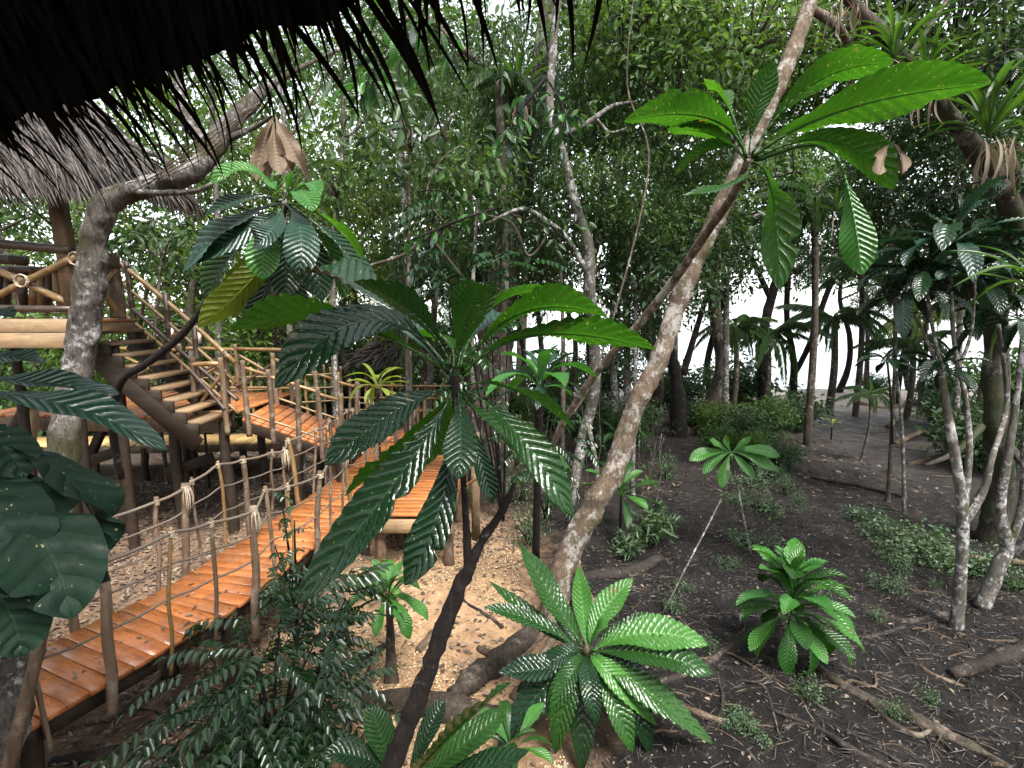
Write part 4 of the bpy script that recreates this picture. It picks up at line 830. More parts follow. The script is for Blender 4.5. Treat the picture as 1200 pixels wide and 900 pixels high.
palm('dark palm crown hanging over the sea gap', 1010, 320, 18, 1.0, 13)
palm('palm standing behind the far bamboo fence', 300, 345, 18, 1.1)

# hanging vine curtains
def vine_mesh(seed, n, H, Wd):
    r_ = np.random.default_rng(seed); g = Geo(); C, D, N = [], [], []
    for k in range(n):
        x_, y_ = r_.uniform(-Wd, Wd), r_.uniform(-.25, .25); L = H * r_.uniform(.4, 1.0); z = np.linspace(0, -L, 8); sw = r_.uniform(-.1, .1)
        g.tube([(x_ + sw * math.sin(a * 3 + k), y_, a, .006) for a in z], seg=3, per=2)
        for a in np.arange(0, -L, -.055): C.append([x_ + sw * math.sin(a * 3 + k) + r_.normal() * .03, y_ + r_.normal() * .04, a]); d = r_.normal(size=3); D.append(nrm(d * .6 + [0, 0, -1.])); N.append(nrm(r_.normal(size=3)))
    V, F = leafmass(np.array(C), np.array(D), np.array(N), .12, .035); return g.add(V, F).mesh('hanging_vine', M['cr_dark' if seed % 2 else 'cr_mid'], False)
VM = [vine_mesh(41, 26, 3.2, .7), vine_mesh(42, 22, 2.4, .6)]
for k, (u_, v_, Y_, s_) in enumerate(((600, 20, 10.4, 1.), (560, 90, 10.2, .9), (640, 90, 10.2, 1.), (665, 200, 10., .8), (585, 200, 10., .8), (720, 230, 11, 1.), (630, 230, 10.8, .9), (500, 200, 11, .9), (470, 260, 12, 1.), (690, 90, 11.5, 1.1), (745, 280, 12, 1.), (540, 250, 11, .8))):
    tag(link('hanging_vine', VM[k % 2], None, tuple(at(u_, v_, Y_)), (0, 0, k), s_), uniq('hanging vine curtain' + (' high up' if v_ < 150 else ''), u_), 'vine', 'hanging vine curtains')
for k, (P_l, lab) in enumerate((([(655, 505, 7, 2), (700, 430, 7, 2), (760, 200, 7.6, 1.6), (735, 100, 8, 1.4), (745, -30, 8, 1.2)], 'long thin liana rising past the middle crowns'),
        ([(595, 250, 9, 2), (640, 268, 9, 2), (620, 300, 8.9, 2), (600, 262, 8.8, 1.8), (560, 250, 8.8, 1.5)], 'looping liana beside the forked tree'), ([(400, 320, 8, 2), (470, 300, 8, 2.5), (500, 280, 8.2, 3), (530, 310, 8.4, 3), (555, 345, 8.5, 2.5)], 'bent dead branch arching over the bridge'),
        ([(0, 210, 6, 1.5), (30, 240, 6.2, 1.4), (60, 262, 6.5, 1.4)], 'thin dark twig crossing above the hut rail'), ([(520, 260, 8, 1.5), (500, 230, 8, 1.5), (515, 190, 8, 1.2), (540, 170, 8, 1.)], 'upright twig carrying pale leaflets'))):
    g = Geo().tube(px(P_l), seg=6, per=6, rough=.15, rs=8); tag(g.build('liana', M['bark_mid'] if k != 3 else M['bark_dark']), lab, 'vine')

# ------------------------------------------------------------------ large leaved plants
def leaf_unit(seed, rise, drop, wd, mat, **kw):
    r_ = random.Random(seed); return leaf_geo((0, 0, 0), (.52, r_.uniform(-.04, .04), rise), (1, r_.uniform(-.08, .08), rise - drop), wd, (0, 0, 1), seed=seed, tear=(seed % 3), **{'nl': 70, 'nw': 6, **kw}).mesh('leaf', M[mat])
def leafset(mat, wd, **kw): return [leaf_unit(k + 3, rs, dr, wd * (1 + .12 * (k % 3 - 1)), mat, **kw) for k, (rs, dr) in enumerate(((.10, .10), (.14, .28), (.16, .45), (.08, .2)))]
LS = {'fresh': leafset('leaf_fresh', .30), 'big': leafset('leaf_big', .25), 'dark': leafset('leaf_dark', .26), 'blue': leafset('leaf_blue', .24), 'lime': leafset('leaf_lime', .2), 'strap': leafset('leaf_strap', .085, ribs=0, amp=0, wave=.0, fold=.5, petiole=0., shape=1.), 'straw': leafset('leaf_straw', .06, ribs=0, amp=0, petiole=0., shape=1.), 'back': leafset('leaf_back', .27), 'glossy_fresh': leafset('leaf_big', .32)}
def rosette(t, c, n, L, key, e0=1.2, e1=-.5, rz=0., jit=.15, lmin=.55, rise=.0):
    c = np.asarray(c, float)
    for k in range(n):
        f = (k + .5) / n; el = e0 + (e1 - e0) * f ** .85; l = L * (lmin + (1 - lmin) * math.sin(math.pi * min(1, f * .75 + .12))) * rnd.uniform(.88, 1.12)
        keys = key if isinstance(key, (list, tuple)) else (key,)
        place('leaf', LS[keys[k % len(keys)]][rnd.randrange(4)], t, c + [0, 0, rise * (1 - f)], (rnd.uniform(-.3, .3), -el + rnd.uniform(-jit, jit), rz + k * 2.39996 + rnd.uniform(-jit, jit)), l)
def plant(name, label, cat, u, v, n, Lpx, key, Y=None, stem=None, group=None, smat='bark_dark', sr=.02, **kw):
    c = at(u, v, Y) if Y else onground(u, v); L = Lpx * depth(c) / FPX
    if stem: sp_ = px(stem); b = sp_[0]
    else: b = (c[0], c[1], float(gz(c[0], c[1])))
    t = thing(name, label, cat, b[:3], group)
    if stem: Geo().tube(sp_, seg=8, per=6, rough=.12, rs=12).build('stem', M[smat], t)
    elif c[2] - b[2] > .06: Geo().tube([(b[0], b[1], b[2] - .05, sr * 1.2), (*c, sr)], seg=8, per=4, rough=.1, rs=10).build('stem', M[smat], t)
    rosette(t, c, n, L, key, **kw); return t

# -- central tall plant
CP = (533, 446)
cpl = thing('large_leaf_plant', 'central tall plant with long glossy ribbed dark leaves on a thin stem', 'plant', at(455, 905, 2.35))
Geo().tube(px([(420, 980, 2.45, 20), (455, 905, 2.38, 16), (500, 790, 2.34, 14), (532, 702, 2.32, 12.5), (548, 668, 2.31, 10), (566, 632, 2.32, 8), (588, 600, 2.36, 6), (603, 566, 2.42, 4)]), seg=16, per=12, rough=.26, rs=22).build('trunk', M['bark_dark'], cpl)
Geo().tube(px([(549, 668, 2.31, 8), (546, 610, 2.30, 5.2), (541, 540, 2.30, 5), (535, 480, 2.30, 6), (533, 440, 2.30, 7)]), seg=10, per=8, rough=.1, rs=20).build('stem', M['bark_dark'], cpl)
Yc = 2.30
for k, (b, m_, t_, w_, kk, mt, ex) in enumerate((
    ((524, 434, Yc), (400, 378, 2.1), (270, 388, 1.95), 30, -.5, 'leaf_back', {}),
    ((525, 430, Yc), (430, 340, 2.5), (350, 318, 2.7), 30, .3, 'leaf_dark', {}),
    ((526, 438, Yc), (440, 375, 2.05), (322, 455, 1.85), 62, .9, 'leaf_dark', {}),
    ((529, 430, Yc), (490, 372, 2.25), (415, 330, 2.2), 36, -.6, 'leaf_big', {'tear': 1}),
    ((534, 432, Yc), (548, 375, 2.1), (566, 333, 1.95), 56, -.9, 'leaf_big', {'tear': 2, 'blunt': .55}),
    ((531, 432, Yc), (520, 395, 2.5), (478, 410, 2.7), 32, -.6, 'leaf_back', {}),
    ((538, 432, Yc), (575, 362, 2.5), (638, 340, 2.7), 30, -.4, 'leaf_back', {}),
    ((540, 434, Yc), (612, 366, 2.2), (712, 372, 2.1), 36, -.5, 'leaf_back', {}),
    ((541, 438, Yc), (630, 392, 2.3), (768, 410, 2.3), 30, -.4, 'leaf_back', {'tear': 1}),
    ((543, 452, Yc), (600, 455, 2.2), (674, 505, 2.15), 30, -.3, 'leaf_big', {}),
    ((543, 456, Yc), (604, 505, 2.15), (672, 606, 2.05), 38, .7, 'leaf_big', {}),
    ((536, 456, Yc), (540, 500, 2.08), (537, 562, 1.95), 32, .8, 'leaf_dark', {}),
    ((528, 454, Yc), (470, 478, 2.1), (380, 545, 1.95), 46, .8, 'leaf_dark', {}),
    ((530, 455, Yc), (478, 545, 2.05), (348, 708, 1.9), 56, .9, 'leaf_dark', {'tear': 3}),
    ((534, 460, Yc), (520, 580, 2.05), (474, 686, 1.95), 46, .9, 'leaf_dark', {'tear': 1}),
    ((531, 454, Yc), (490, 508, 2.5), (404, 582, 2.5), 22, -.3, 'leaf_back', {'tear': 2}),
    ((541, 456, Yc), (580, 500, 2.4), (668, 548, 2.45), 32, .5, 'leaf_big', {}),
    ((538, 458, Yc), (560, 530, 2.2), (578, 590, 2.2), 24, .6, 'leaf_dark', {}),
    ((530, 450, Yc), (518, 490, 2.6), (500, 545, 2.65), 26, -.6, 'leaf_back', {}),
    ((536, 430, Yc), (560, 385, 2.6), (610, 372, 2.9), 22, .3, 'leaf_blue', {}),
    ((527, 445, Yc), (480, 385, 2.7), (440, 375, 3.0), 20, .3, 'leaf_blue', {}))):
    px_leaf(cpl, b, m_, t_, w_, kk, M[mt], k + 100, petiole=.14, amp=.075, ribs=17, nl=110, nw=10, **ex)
# -- upper right plant with its stem along the leaning trunk
upl = thing('large_leaf_plant', 'upper right plant with broad backlit green leaves beside the leaning trunk', 'plant', px([(655, 505, 6.0, 1)])[0][:3])
Geo().tube(px([(640, 560, 6.6, 4), (655, 505, 6.3, 5), (700, 435, 5.9, 6), (740, 390, 5.5, 6.5), (785, 335, 5.0, 7), (830, 270, 4.3, 7), (855, 235, 3.9, 7), (870, 205, 3.5, 8), (878, 186, 3.35, 8)]), seg=10, per=8, rough=.12, rs=14).build('stem', M['bark_pale'], upl)
Yu = 3.35
for k, (b, m_, t_, w_, kk, mt, ex) in enumerate((
    ((874, 184, Yu), (830, 138, 3.2), (731, 142, 3.05), 42, -.7, 'leaf_back', {'tear': 1}), ((874, 186, Yu), (835, 158, 3.3), (782, 152, 3.3), 26, -.4, 'leaf_back', {}), ((873, 188, Yu), (838, 170, 3.3), (790, 206, 3.3), 22, -.4, 'leaf_back', {}),
    ((878, 182, Yu), (886, 130, 3.3), (908, 72, 3.2), 46, -.9, 'leaf_back', {'tear': 1}), ((880, 182, Yu), (950, 100, 3.25), (1047, 74, 3.1), 46, -.7, 'leaf_back', {'tear': 1}), ((882, 184, Yu), (990, 128, 3.1), (1162, 98, 2.9), 52, -.8, 'leaf_back', {'tear': 1}),
    ((884, 186, Yu), (975, 165, 3.2), (1048, 222, 3.1), 52, -.8, 'leaf_back', {}), ((882, 190, Yu), (905, 225, 3.2), (914, 340, 3.1), 24, -.4, 'leaf_back', {'tear': 2}), ((884, 188, Yu), (930, 150, 3.5), (1000, 140, 3.7), 24, -.5, 'leaf_back', {}),
    ((990, 205, 3.1), (1002, 262, 3.04), (1010, 322, 3.0), 54, -6, 'leaf_fresh', {'petiole': .02}), ((876, 184, Yu), (850, 120, 3.6), (830, 105, 3.8), 22, -.5, 'leaf_back', {}), ((878, 190, Yu), (860, 215, 3.3), (800, 230, 3.3), 18, .4, 'leaf_big', {}))):
    px_leaf(upl, b, m_, t_, w_, kk, M[mt], k + 200, **{"petiole": .16, "amp": .05, "ribs": 17, "nl": 90, "nw": 10, **ex})
Geo().tube(px([(884, 188, Yu, 4), (945, 170, 3.2, 3), (975, 180, 3.12, 2.5), (991, 207, 3.1, 2)]), seg=7, per=6).build('leaf_stalk', M['leaf_back'], upl)
Geo().tube(px([(1046, 122, 2.98, .6), (1045, 160, 3.09, .6)]), seg=4, per=2).build('thread', M['leaf_dead'], upl)
px_leaf(upl, (1044, 158, 3.1), (1038, 178, 3.05), (1030, 205, 3.), 22, -1, M['leaf_dead'], 230, 'dead_leaf', tear=3, fold=.7, wave=.25)
px_leaf(upl, (1044, 166, 3.1), (1054, 180, 3.05), (1058, 204, 3.), 18, -1, M['leaf_dead'], 231, 'dead_leaf', tear=3, fold=.7, wave=.25)
# -- left plant on the bare arching stem
lpl = thing('large_leaf_plant', 'left plant with drooping broad leaves on a bare arching grey stem', 'plant', px([(140, 450, 3.5, 1)])[0][:3])
Geo().tube(px([(142, 560, 4.0, 6), (132, 500, 3.8, 7), (142, 448, 3.6, 7), (175, 424, 3.5, 7), (215, 390, 3.4, 6.5), (250, 345, 3.3, 6), (285, 315, 3.2, 6), (320, 285, 3.15, 6), (334, 240, 3.1, 6)]), seg=10, per=8, rough=.12, rs=16).build('stem', M['bark_dark'], lpl)
Yl = 3.1
for k, (b, m_, t_, w_, kk, mt) in enumerate((
    ((330, 232, Yl), (292, 198, 2.95), (248, 216, 2.85), 40, .8, 'leaf_fresh'), ((330, 236, Yl), (290, 232, 2.95), (240, 254, 2.85), 34, .5, 'leaf_dark'), ((328, 238, Yl), (275, 262, 2.95), (214, 320, 2.9), 30, .5, 'leaf_blue'),
    ((330, 244, Yl), (292, 268, 2.95), (222, 310, 2.9), 40, .9, 'leaf_blue'), ((326, 260, Yl), (300, 320, 3.), (232, 384, 2.95), 38, -.9, 'leaf_yellow'), ((328, 262, Yl), (285, 320, 3.1), (276, 372, 3.1), 30, -.9, 'leaf_yellow'),
    ((330, 244, Yl), (312, 280, 2.85), (308, 328, 2.8), 44, 1.3, 'leaf_fresh'), ((336, 240, Yl), (352, 270, 2.8), (350, 322, 2.75), 36, 1.2, 'leaf_blue'), ((332, 240, Yl), (322, 265, 2.8), (296, 290, 2.75), 40, 1.1, 'leaf_blue'),
    ((338, 238, Yl), (380, 255, 2.95), (426, 304, 2.9), 38, -.4, 'leaf_back'), ((338, 242, Yl), (378, 280, 3.05), (404, 350, 3.05), 34, -.3, 'leaf_big'), ((336, 242, Yl), (362, 290, 3.0), (378, 352, 3.0), 36, .8, 'leaf_dark'),
    ((330, 246, Yl), (335, 300, 3.1), (334, 356, 3.1), 34, .8, 'leaf_dark'), ((336, 234, Yl), (360, 215, 3.0), (372, 232, 2.9), 24, .7, 'leaf_fresh'), ((334, 232, Yl), (340, 212, 3.0), (346, 196, 2.95), 18, .7, 'leaf_fresh'), ((333, 232, Yl), (318, 214, 3.0), (322, 222, 2.9), 18, .7, 'leaf_fresh'),
    ((332, 234, Yl), (352, 226, 2.9), (366, 248, 2.8), 28, .9, 'leaf_fresh'), ((328, 250, Yl), (270, 300, 3.05), (244, 352, 3.05), 30, .6, 'leaf_big'), ((326, 270, Yl), (340, 330, 3.2), (362, 396, 3.25), 30, .7, 'leaf_dark'), ((328, 270, Yl), (310, 340, 3.2), (300, 385, 3.2), 28, .6, 'leaf_dark'), ((340, 240, Yl), (400, 290, 3.2), (430, 345, 3.25), 26, .6, 'leaf_dark'))):
    px_leaf(lpl, b, m_, t_, w_, kk, M[mt], k + 300, petiole=.12, amp=.04, ribs=17, nl=84, nw=8)
dl = thing('dried_leaf', 'large brown dried folded leaf hanging from the bent branch', 'dead leaf', at(322, 135, 4.1))
for k, (m_, t_, w_) in enumerate((((310, 165, 4.05), (300, 212, 4.), 24), ((322, 170, 4.0), (330, 205, 3.95), 30), ((338, 170, 4.05), (362, 214, 4.), 24), ((328, 175, 4.15), (345, 205, 4.2), 26), ((315, 172, 4.15), (312, 208, 4.2), 22))):
    px_leaf(dl, (322, 135, 4.1), m_, t_, w_, 1.5, M['leaf_dead'], 340 + k, 'fold', petiole=.0, shape=1.6, fold=.8, wave=.2, ribs=17, tear=1)
# -- bottom rosette
bp_ = at(688, 766, 4.15); brp = thing('rosette_plant', 'big glossy rosette of ribbed leaves growing low at the bottom middle', 'plant', (bp_[0], bp_[1], float(gz(bp_[0], bp_[1]))))
Geo().tube([(bp_[0] - .05, bp_[1] + .1, brp.location.z - .05, .06), (bp_[0], bp_[1], bp_[2] - .15, .05), (*bp_, .045)], seg=9, per=5, rough=.15, rs=12).build('stem', M['bark_dark'], brp)
Yb = 4.15; bud = at(687, 763, 4.08); Geo().tube([(*bud, .03), (*(bud + [0, -.02, .05]), .022), (*(bud + [0, -.02, .09]), .004)], seg=7, per=3).build('bud', M['leaf_dead'], brp)
for k, (m_, t_, w_, kk, mt) in enumerate((((650, 705, 4.3), (610, 640, 4.4), 27, .5, 'leaf_big'), ((683, 715, 4.35), (678, 664, 4.5), 24, .8, 'leaf_fresh'), ((706, 718, 4.3), (742, 678, 4.5), 34, .8, 'leaf_fresh'), ((730, 742, 4.25), (780, 722, 4.3), 28, .8, 'leaf_big'),
    ((755, 742, 4.1), (830, 756, 4.05), 38, .9, 'leaf_fresh'), ((762, 766, 4.), (836, 790, 3.9), 36, .9, 'leaf_big'), ((625, 728, 4.2), (567, 712, 4.2), 18, .4, 'leaf_big'), ((640, 735, 4.3), (574, 682, 4.4), 18, .4, 'leaf_big'), ((640, 782, 4.), (584, 788, 3.95), 30, .7, 'leaf_dark'),
    ((644, 800, 3.95), (582, 878, 3.8), 34, .8, 'leaf_dark'), ((668, 800, 3.85), (650, 884, 3.75), 32, .9, 'leaf_big'), ((684, 810, 3.85), (682, 905, 3.75), 32, .9, 'leaf_dark'), ((715, 812, 3.9), (742, 882, 3.8), 30, .8, 'leaf_big'), ((735, 805, 4.0), (762, 885, 3.95), 26, .7, 'leaf_dark'),
    ((745, 800, 3.95), (836, 872, 3.85), 30, .7, 'leaf_big'), ((690, 795, 3.8), (700, 850, 3.7), 34, 1., 'leaf_dark'), ((670, 788, 3.9), (640, 840, 3.8), 30, .9, 'leaf_big'), ((715, 790, 3.95), (770, 850, 3.95), 26, .8, 'leaf_fresh'), ((655, 770, 4.05), (605, 812, 4.), 28, .8, 'leaf_dark'), ((665, 735, 4.4), (640, 690, 4.6), 18, .5, 'leaf_dark'), ((700, 740, 4.0), (712, 735, 3.9), 16, .8, 'leaf_fresh'), ((720, 775, 4.1), (775, 800, 4.1), 24, .7, 'leaf_dark'))):
    px_leaf(brp, (688 + (t_[0] - 688) * .04, 764 + (t_[1] - 764) * .03, Yb), m_, t_, w_, kk, M[mt], k + 400, petiole=.06, shape=1.25, ribs=17, amp=.11, nl=110, nw=8)
lowp = thing('rosette_plant', 'dark ribbed leaf plant cut off by the bottom edge near the thick stem', 'plant', at(475, 935, 2.9))
for k, (m_, t_, w_, kk) in enumerate((((450, 870, 2.9), (433, 825, 3.0), 30, .8), ((430, 890, 2.8), (378, 884, 2.7), 24, .6), ((500, 860, 3.0), (522, 820, 3.1), 22, .6), ((540, 875, 2.9), (592, 832, 2.95), 28, .5), ((545, 905, 2.8), (620, 880, 2.75), 24, .7), ((420, 915, 2.8), (360, 930, 2.7), 22, .7), ((520, 870, 2.6), (600, 800, 2.5), 16, -.3))):
    px_leaf(lowp, (475, 925, 2.9), m_, t_, w_, kk, M['leaf_dark' if k % 3 else 'leaf_big'], k + 450, petiole=.06, shape=1.25, ribs=17, nl=90)
# -- dark foreground leaves at left edge
fgl = thing('large_leaf_plant', 'dark shaded plant at left edge with very large torn leaves', 'plant', at(-60, 600, 1.5))
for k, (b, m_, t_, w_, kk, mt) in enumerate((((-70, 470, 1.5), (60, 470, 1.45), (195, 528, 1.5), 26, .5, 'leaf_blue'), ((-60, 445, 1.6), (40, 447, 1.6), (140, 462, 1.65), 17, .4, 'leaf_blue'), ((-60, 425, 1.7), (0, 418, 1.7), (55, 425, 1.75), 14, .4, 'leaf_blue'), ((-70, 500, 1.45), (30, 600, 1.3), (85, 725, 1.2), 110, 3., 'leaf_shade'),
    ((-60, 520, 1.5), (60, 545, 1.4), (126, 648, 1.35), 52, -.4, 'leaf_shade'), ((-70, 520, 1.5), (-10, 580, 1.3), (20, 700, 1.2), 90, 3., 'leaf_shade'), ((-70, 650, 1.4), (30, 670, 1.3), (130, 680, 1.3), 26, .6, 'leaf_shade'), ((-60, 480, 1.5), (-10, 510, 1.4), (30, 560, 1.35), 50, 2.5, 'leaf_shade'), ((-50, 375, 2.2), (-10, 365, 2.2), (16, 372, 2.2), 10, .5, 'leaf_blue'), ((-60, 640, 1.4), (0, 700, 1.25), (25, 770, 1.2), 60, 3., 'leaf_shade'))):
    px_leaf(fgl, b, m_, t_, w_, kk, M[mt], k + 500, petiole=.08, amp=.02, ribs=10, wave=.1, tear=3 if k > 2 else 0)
Geo().tube(px([(-50, 520, 1.5, 18), (-60, 700, 1.5, 22), (-80, 1000, 1.5, 26)]), seg=9, per=5, rough=.1, rs=12).build('stem', M['bark_dark'], fgl)
g = Geo().tube(px([(66, 670, 2.9, 11), (45, 760, 2.85, 12), (20, 860, 2.8, 13), (-10, 980, 2.8, 14)]), seg=9, per=6, rough=.08, rs=10); tag(g.build('leaning_pole', M['driftpost']), 'plain brown leaning pole in front of bridge at lower left', 'pole')
g = Geo().tube(px([(-10, 570, 3.2, 9), (40, 600, 3.2, 10), (78, 628, 3.15, 12), (97, 646, 3.1, 13)]), seg=10, per=6, rough=.12, rs=12); tag(g.build('cut_branch', M['bark_pale']), 'sawn off brown branch stub beside the dark leaves', 'branch')
# -- smaller plants
plant('young_plant', 'young leafy plant on a short thick stem on the pale chips', 'plant', 455, 700, 20, 58, ('fresh', 'fresh', 'big'), Y=gy(458, 800), stem=[(459, 805, gy(458, 800), 13), (458, 770, gy(458, 800), 9), (457, 735, gy(458, 800), 6), (455, 703, gy(458, 800), 5)], e0=1.3, e1=-.7, smat='bark_mid')
plant('rosette_plant', 'bright green glossy rosette alone on the dark mud at right', 'plant', 926, 728, 46, 72, ('fresh', 'glossy_fresh', 'fresh'), Y=gy(930, 775), e0=1.45, e1=-.95, lmin=.7, rise=.28, jit=.25)
Ys = gy(880, 650) - .2; sdl = thing('seedling', 'slender seedling with light green star of leaves above the mud', 'plant', onground(880, 650))
Geo().tube(px([(880, 652, gy(880, 650), 2.2), (870, 600, Ys + .1, 1.8), (857, 532, Ys, 1.8)]), seg=6, per=6, rough=.1, rs=20).build('stem', M['bark_white'], sdl)
for k, (m_, t_, w_) in enumerate((((832, 530), (808, 540), 20), ((840, 538), (824, 556), 19), ((850, 548), (846, 572), 19), ((880, 535), (912, 552), 20), ((884, 527), (914, 535), 18), ((868, 522), (880, 512), 14), ((842, 522), (832, 516), 14), ((868, 542), (884, 560), 16), ((852, 520), (850, 510), 11))):
    px_leaf(sdl, (857, 530, Ys), (*m_, Ys - .05), (*t_, Ys - .1), w_, 1.1, M['leaf_fresh'], 600 + k, petiole=.05)
plant('young_plant', 'light green rosette plant to the right of central leaves', 'plant', 632, 455, 18, 68, ('fresh', 'blue'), Y=5.6, e0=1.2, e1=-.3, stem=[(628, 660, 6.4, 6), (630, 540, 5.9, 6), (632, 457, 5.6, 8)])
plant('young_plant', 'small green plant growing behind the foot of the leaning trunk', 'plant', 728, 580, 16, 55, ('fresh', 'big'), Y=gy(728, 630), e0=1.1, e1=-.5)
plant('young_plant', 'small bluish sapling in front of the mud bank roots', 'plant', 722, 510, 10, 32, ('blue', 'fresh'), Y=gy(714, 545), e0=.9, e1=-.2)
plant('young_plant', 'yellow green plant beside the bridge end', 'plant', 442, 455, 16, 42, 'lime', Y=8.2, e0=1.2, e1=-.5, stem=[(446, 620, 8.2, 3), (444, 520, 8.2, 3), (442, 456, 8.2, 3)])
plant('seedling', 'tiny two leaved seedling on the far mud path', 'plant', 975, 500, 5, 16, 'lime', Y=gy(976, 516), e0=1.2, e1=.3)
plant('young_plant', 'bright sprout of strap leaves by the square post', 'plant', 545, 585, 10, 26, 'strap', Y=gy(545, 600), e0=1.2, e1=.2)
plant('young_plant', 'small sprout at foot of the bamboo brace by the platform', 'plant', 448, 690, 9, 30, 'fresh', Y=gy(448, 705), e0=1., e1=-.2)
plant('low_sprout', 'low green leaves at the bottom edge right of the log', 'plant', 600, 880, 10, 60, ('big', 'fresh'), Y=3.4, e0=1.1, e1=-.2)
# rosette crowns over the white stems at right
def white_tree(lab, paths, crowns):
    t = custom_tree('white_stemmed_tree', lab, 'tree', paths, 'bark_white', (), 10, .10, 10)
    for u_, v_, Y_, n, Lp, key in crowns:
        c = at(u_, v_, Y_); rosette(t, c, n, Lp * depth(c) / FPX, key, 1.0, -.75, u_)
    return t
Ya = gy(1122, 735); 
white_tree('white lichened forked tree with blue green rosette crowns at right', [[(1120, 740, Ya, 13), (1126, 670, Ya, 11), (1128, 600, Ya, 11), (1121, 545, Ya, 9), (1110, 480, Ya, 8), (1104, 440, Ya, 7)], [(1128, 605, Ya, 8), (1136, 530, Ya, 6), (1131, 465, Ya, 5), (1118, 400, Ya, 4), (1112, 300, Ya, 4)], [(1130, 612, Ya, 9), (1152, 575, Ya, 8), (1163, 535, Ya, 6), (1180, 470, Ya + .3, 5), (1170, 380, Ya + .3, 4)],
    [(1104, 442, Ya, 4), (1080, 385, Ya + .1, 3), (1058, 350, Ya + .2, 3)], [(1106, 442, Ya, 4), (1092, 380, Ya, 3), (1085, 330, Ya, 3)], [(1120, 440, Ya, 4), (1138, 390, Ya, 3), (1142, 330, Ya - .1, 3)]],
    [(1112, 288, Ya, 20, 95, ('blue', 'dark', 'blue')), (1060, 345, Ya + .2, 16, 70, ('dark', 'blue')), (1085, 318, Ya, 16, 80, 'dark'), (1142, 322, Ya - .1, 16, 80, ('blue', 'dark')), (1172, 370, Ya + .3, 14, 75, 'dark'), (1104, 434, Ya, 12, 52, 'dark')])
Yb2 = gy(1165, 705)
white_tree('white lichened tree splitting into thin stems at right edge', [[(1150, 712, Yb2, 15), (1172, 660, Yb2, 14), (1180, 640, Yb2, 13), (1173, 595, Yb2, 9), (1182, 530, Yb2, 8), (1192, 460, Yb2, 6), (1200, 380, Yb2, 5)], [(1180, 645, Yb2, 9), (1198, 590, Yb2, 8), (1202, 500, Yb2, 7), (1210, 400, Yb2, 6)], [(1185, 650, Yb2, 8), (1215, 620, Yb2 - .2, 7), (1250, 560, Yb2 - .4, 6)]],
    [(1205, 375, Yb2, 12, 80, ('dark', 'strap')), (1190, 300, Yb2 + .5, 14, 90, 'dark')])
c0 = onground(1058, 600); custom_tree('bare_sapling', 'thin bare white sapling stem standing on the mud', 'tree', [[(1060, 612, c0[1], 4), (1059, 560, c0[1], 3.4), (1057, 500, c0[1], 3), (1053, 455, c0[1], 2.2), (1050, 430, c0[1], 1.4)], [(1058, 520, c0[1], 1.8), (1052, 512, c0[1], 1.2), (1048, 500, c0[1], .8)]], 'bark_white', (), 7)
t = plant('sapling', 'thin sapling with dark sprays of leaves before the sea', 'plant', 1040, 425, 12, 40, 'dark', Y=9.5, e0=.5, e1=-.3, stem=[(1046, 520, 9.6, 2), (1044, 470, 9.5, 2), (1040, 425, 9.5, 2)])
# bromeliads
def bromeliad(lab, u_, v_, Y_, n, Lp, straw=10):
    c = at(u_, v_, Y_); L = Lp * depth(c) / FPX; t = thing('bromeliad', lab, 'plant', c); rosette(t, c, n, L, 'strap', 1.35, .1, u_, lmin=.75)
    for k in range(straw): place('dry_leaf', LS['straw'][k % 4], t, c + [rnd.uniform(-.15, .15), rnd.uniform(-.2, 0), -.05], (rnd.uniform(-.5, .5), 1.0 + rnd.uniform(0, .5), rnd.uniform(0, 6.3)), L * rnd.uniform(.45, .8))
bromeliad('upper bromeliad of the pair perched on the mossy trunk', 1048, 68, 6.2, 26, 72)
bromeliad('lower bromeliad of the pair perched on the mossy trunk', 1085, 98, 6.2, 22, 66, 6)
bromeliad('large bromeliad with straw skirt at the bend of the mossy trunk', 1158, 160, 6.1, 30, 95, 18)
bromeliad('dry straw topped bromeliad at the top edge right of middle', 988, 2, 6.4, 10, 50, 26)
bromeliad('strap leaved bromeliad at right edge above the white stems', 1215, 345, 4.8, 20, 95, 4)
bromeliad('hanging bromeliad on the vine hung trunk', 612, 112, 10.2, 22, 60, 10)
bromeliad('small yellow green bromeliad among the dark shore crowns', 980, 250, 9, 16, 34, 6)

# -- shrubs with compound leaves, lower left
def compound_mesh(seed, L, n, ll, lw, droop):
    r_ = random.Random(seed); t = np.linspace(0, 1, 8); P = np.stack([L * t, .04 * np.sin(t * 3 + seed), L * (.25 * t - droop * t * t)], -1); g = Geo().tube([(*p, .0035) for p in P], seg=3, per=1)
    A = catmull(P, 6); T = nrm(np.gradient(A, axis=0)); C, D, N = [], [], []
    for k in range(n):
        i_ = int((.15 + .84 * k / n) * (len(A) - 1))
        for s_ in (-1, 1): C.append(A[i_]); D.append(nrm(np.array([0, s_, 0]) + T[i_] * .55 + [0, 0, -.45])); N.append([r_.uniform(-.3, .3), s_ * .35, 1])
    C.append(A[-1]); D.append(T[-1]); N.append([0, 0, 1])
    V, F = leafmass(np.array(C), np.array(D), nrm(np.array(N, float)), ll, lw, .2); return g.add(V, F).mesh('compound_leaf', M['shrub'], False)
CL = [compound_mesh(1, .42, 6, .095, .046, .35), compound_mesh(2, .48, 7, .095, .046, .6), compound_mesh(3, .34, 5, .10, .050, .2), compound_mesh(4, .22, 4, .075, .042, .2)]
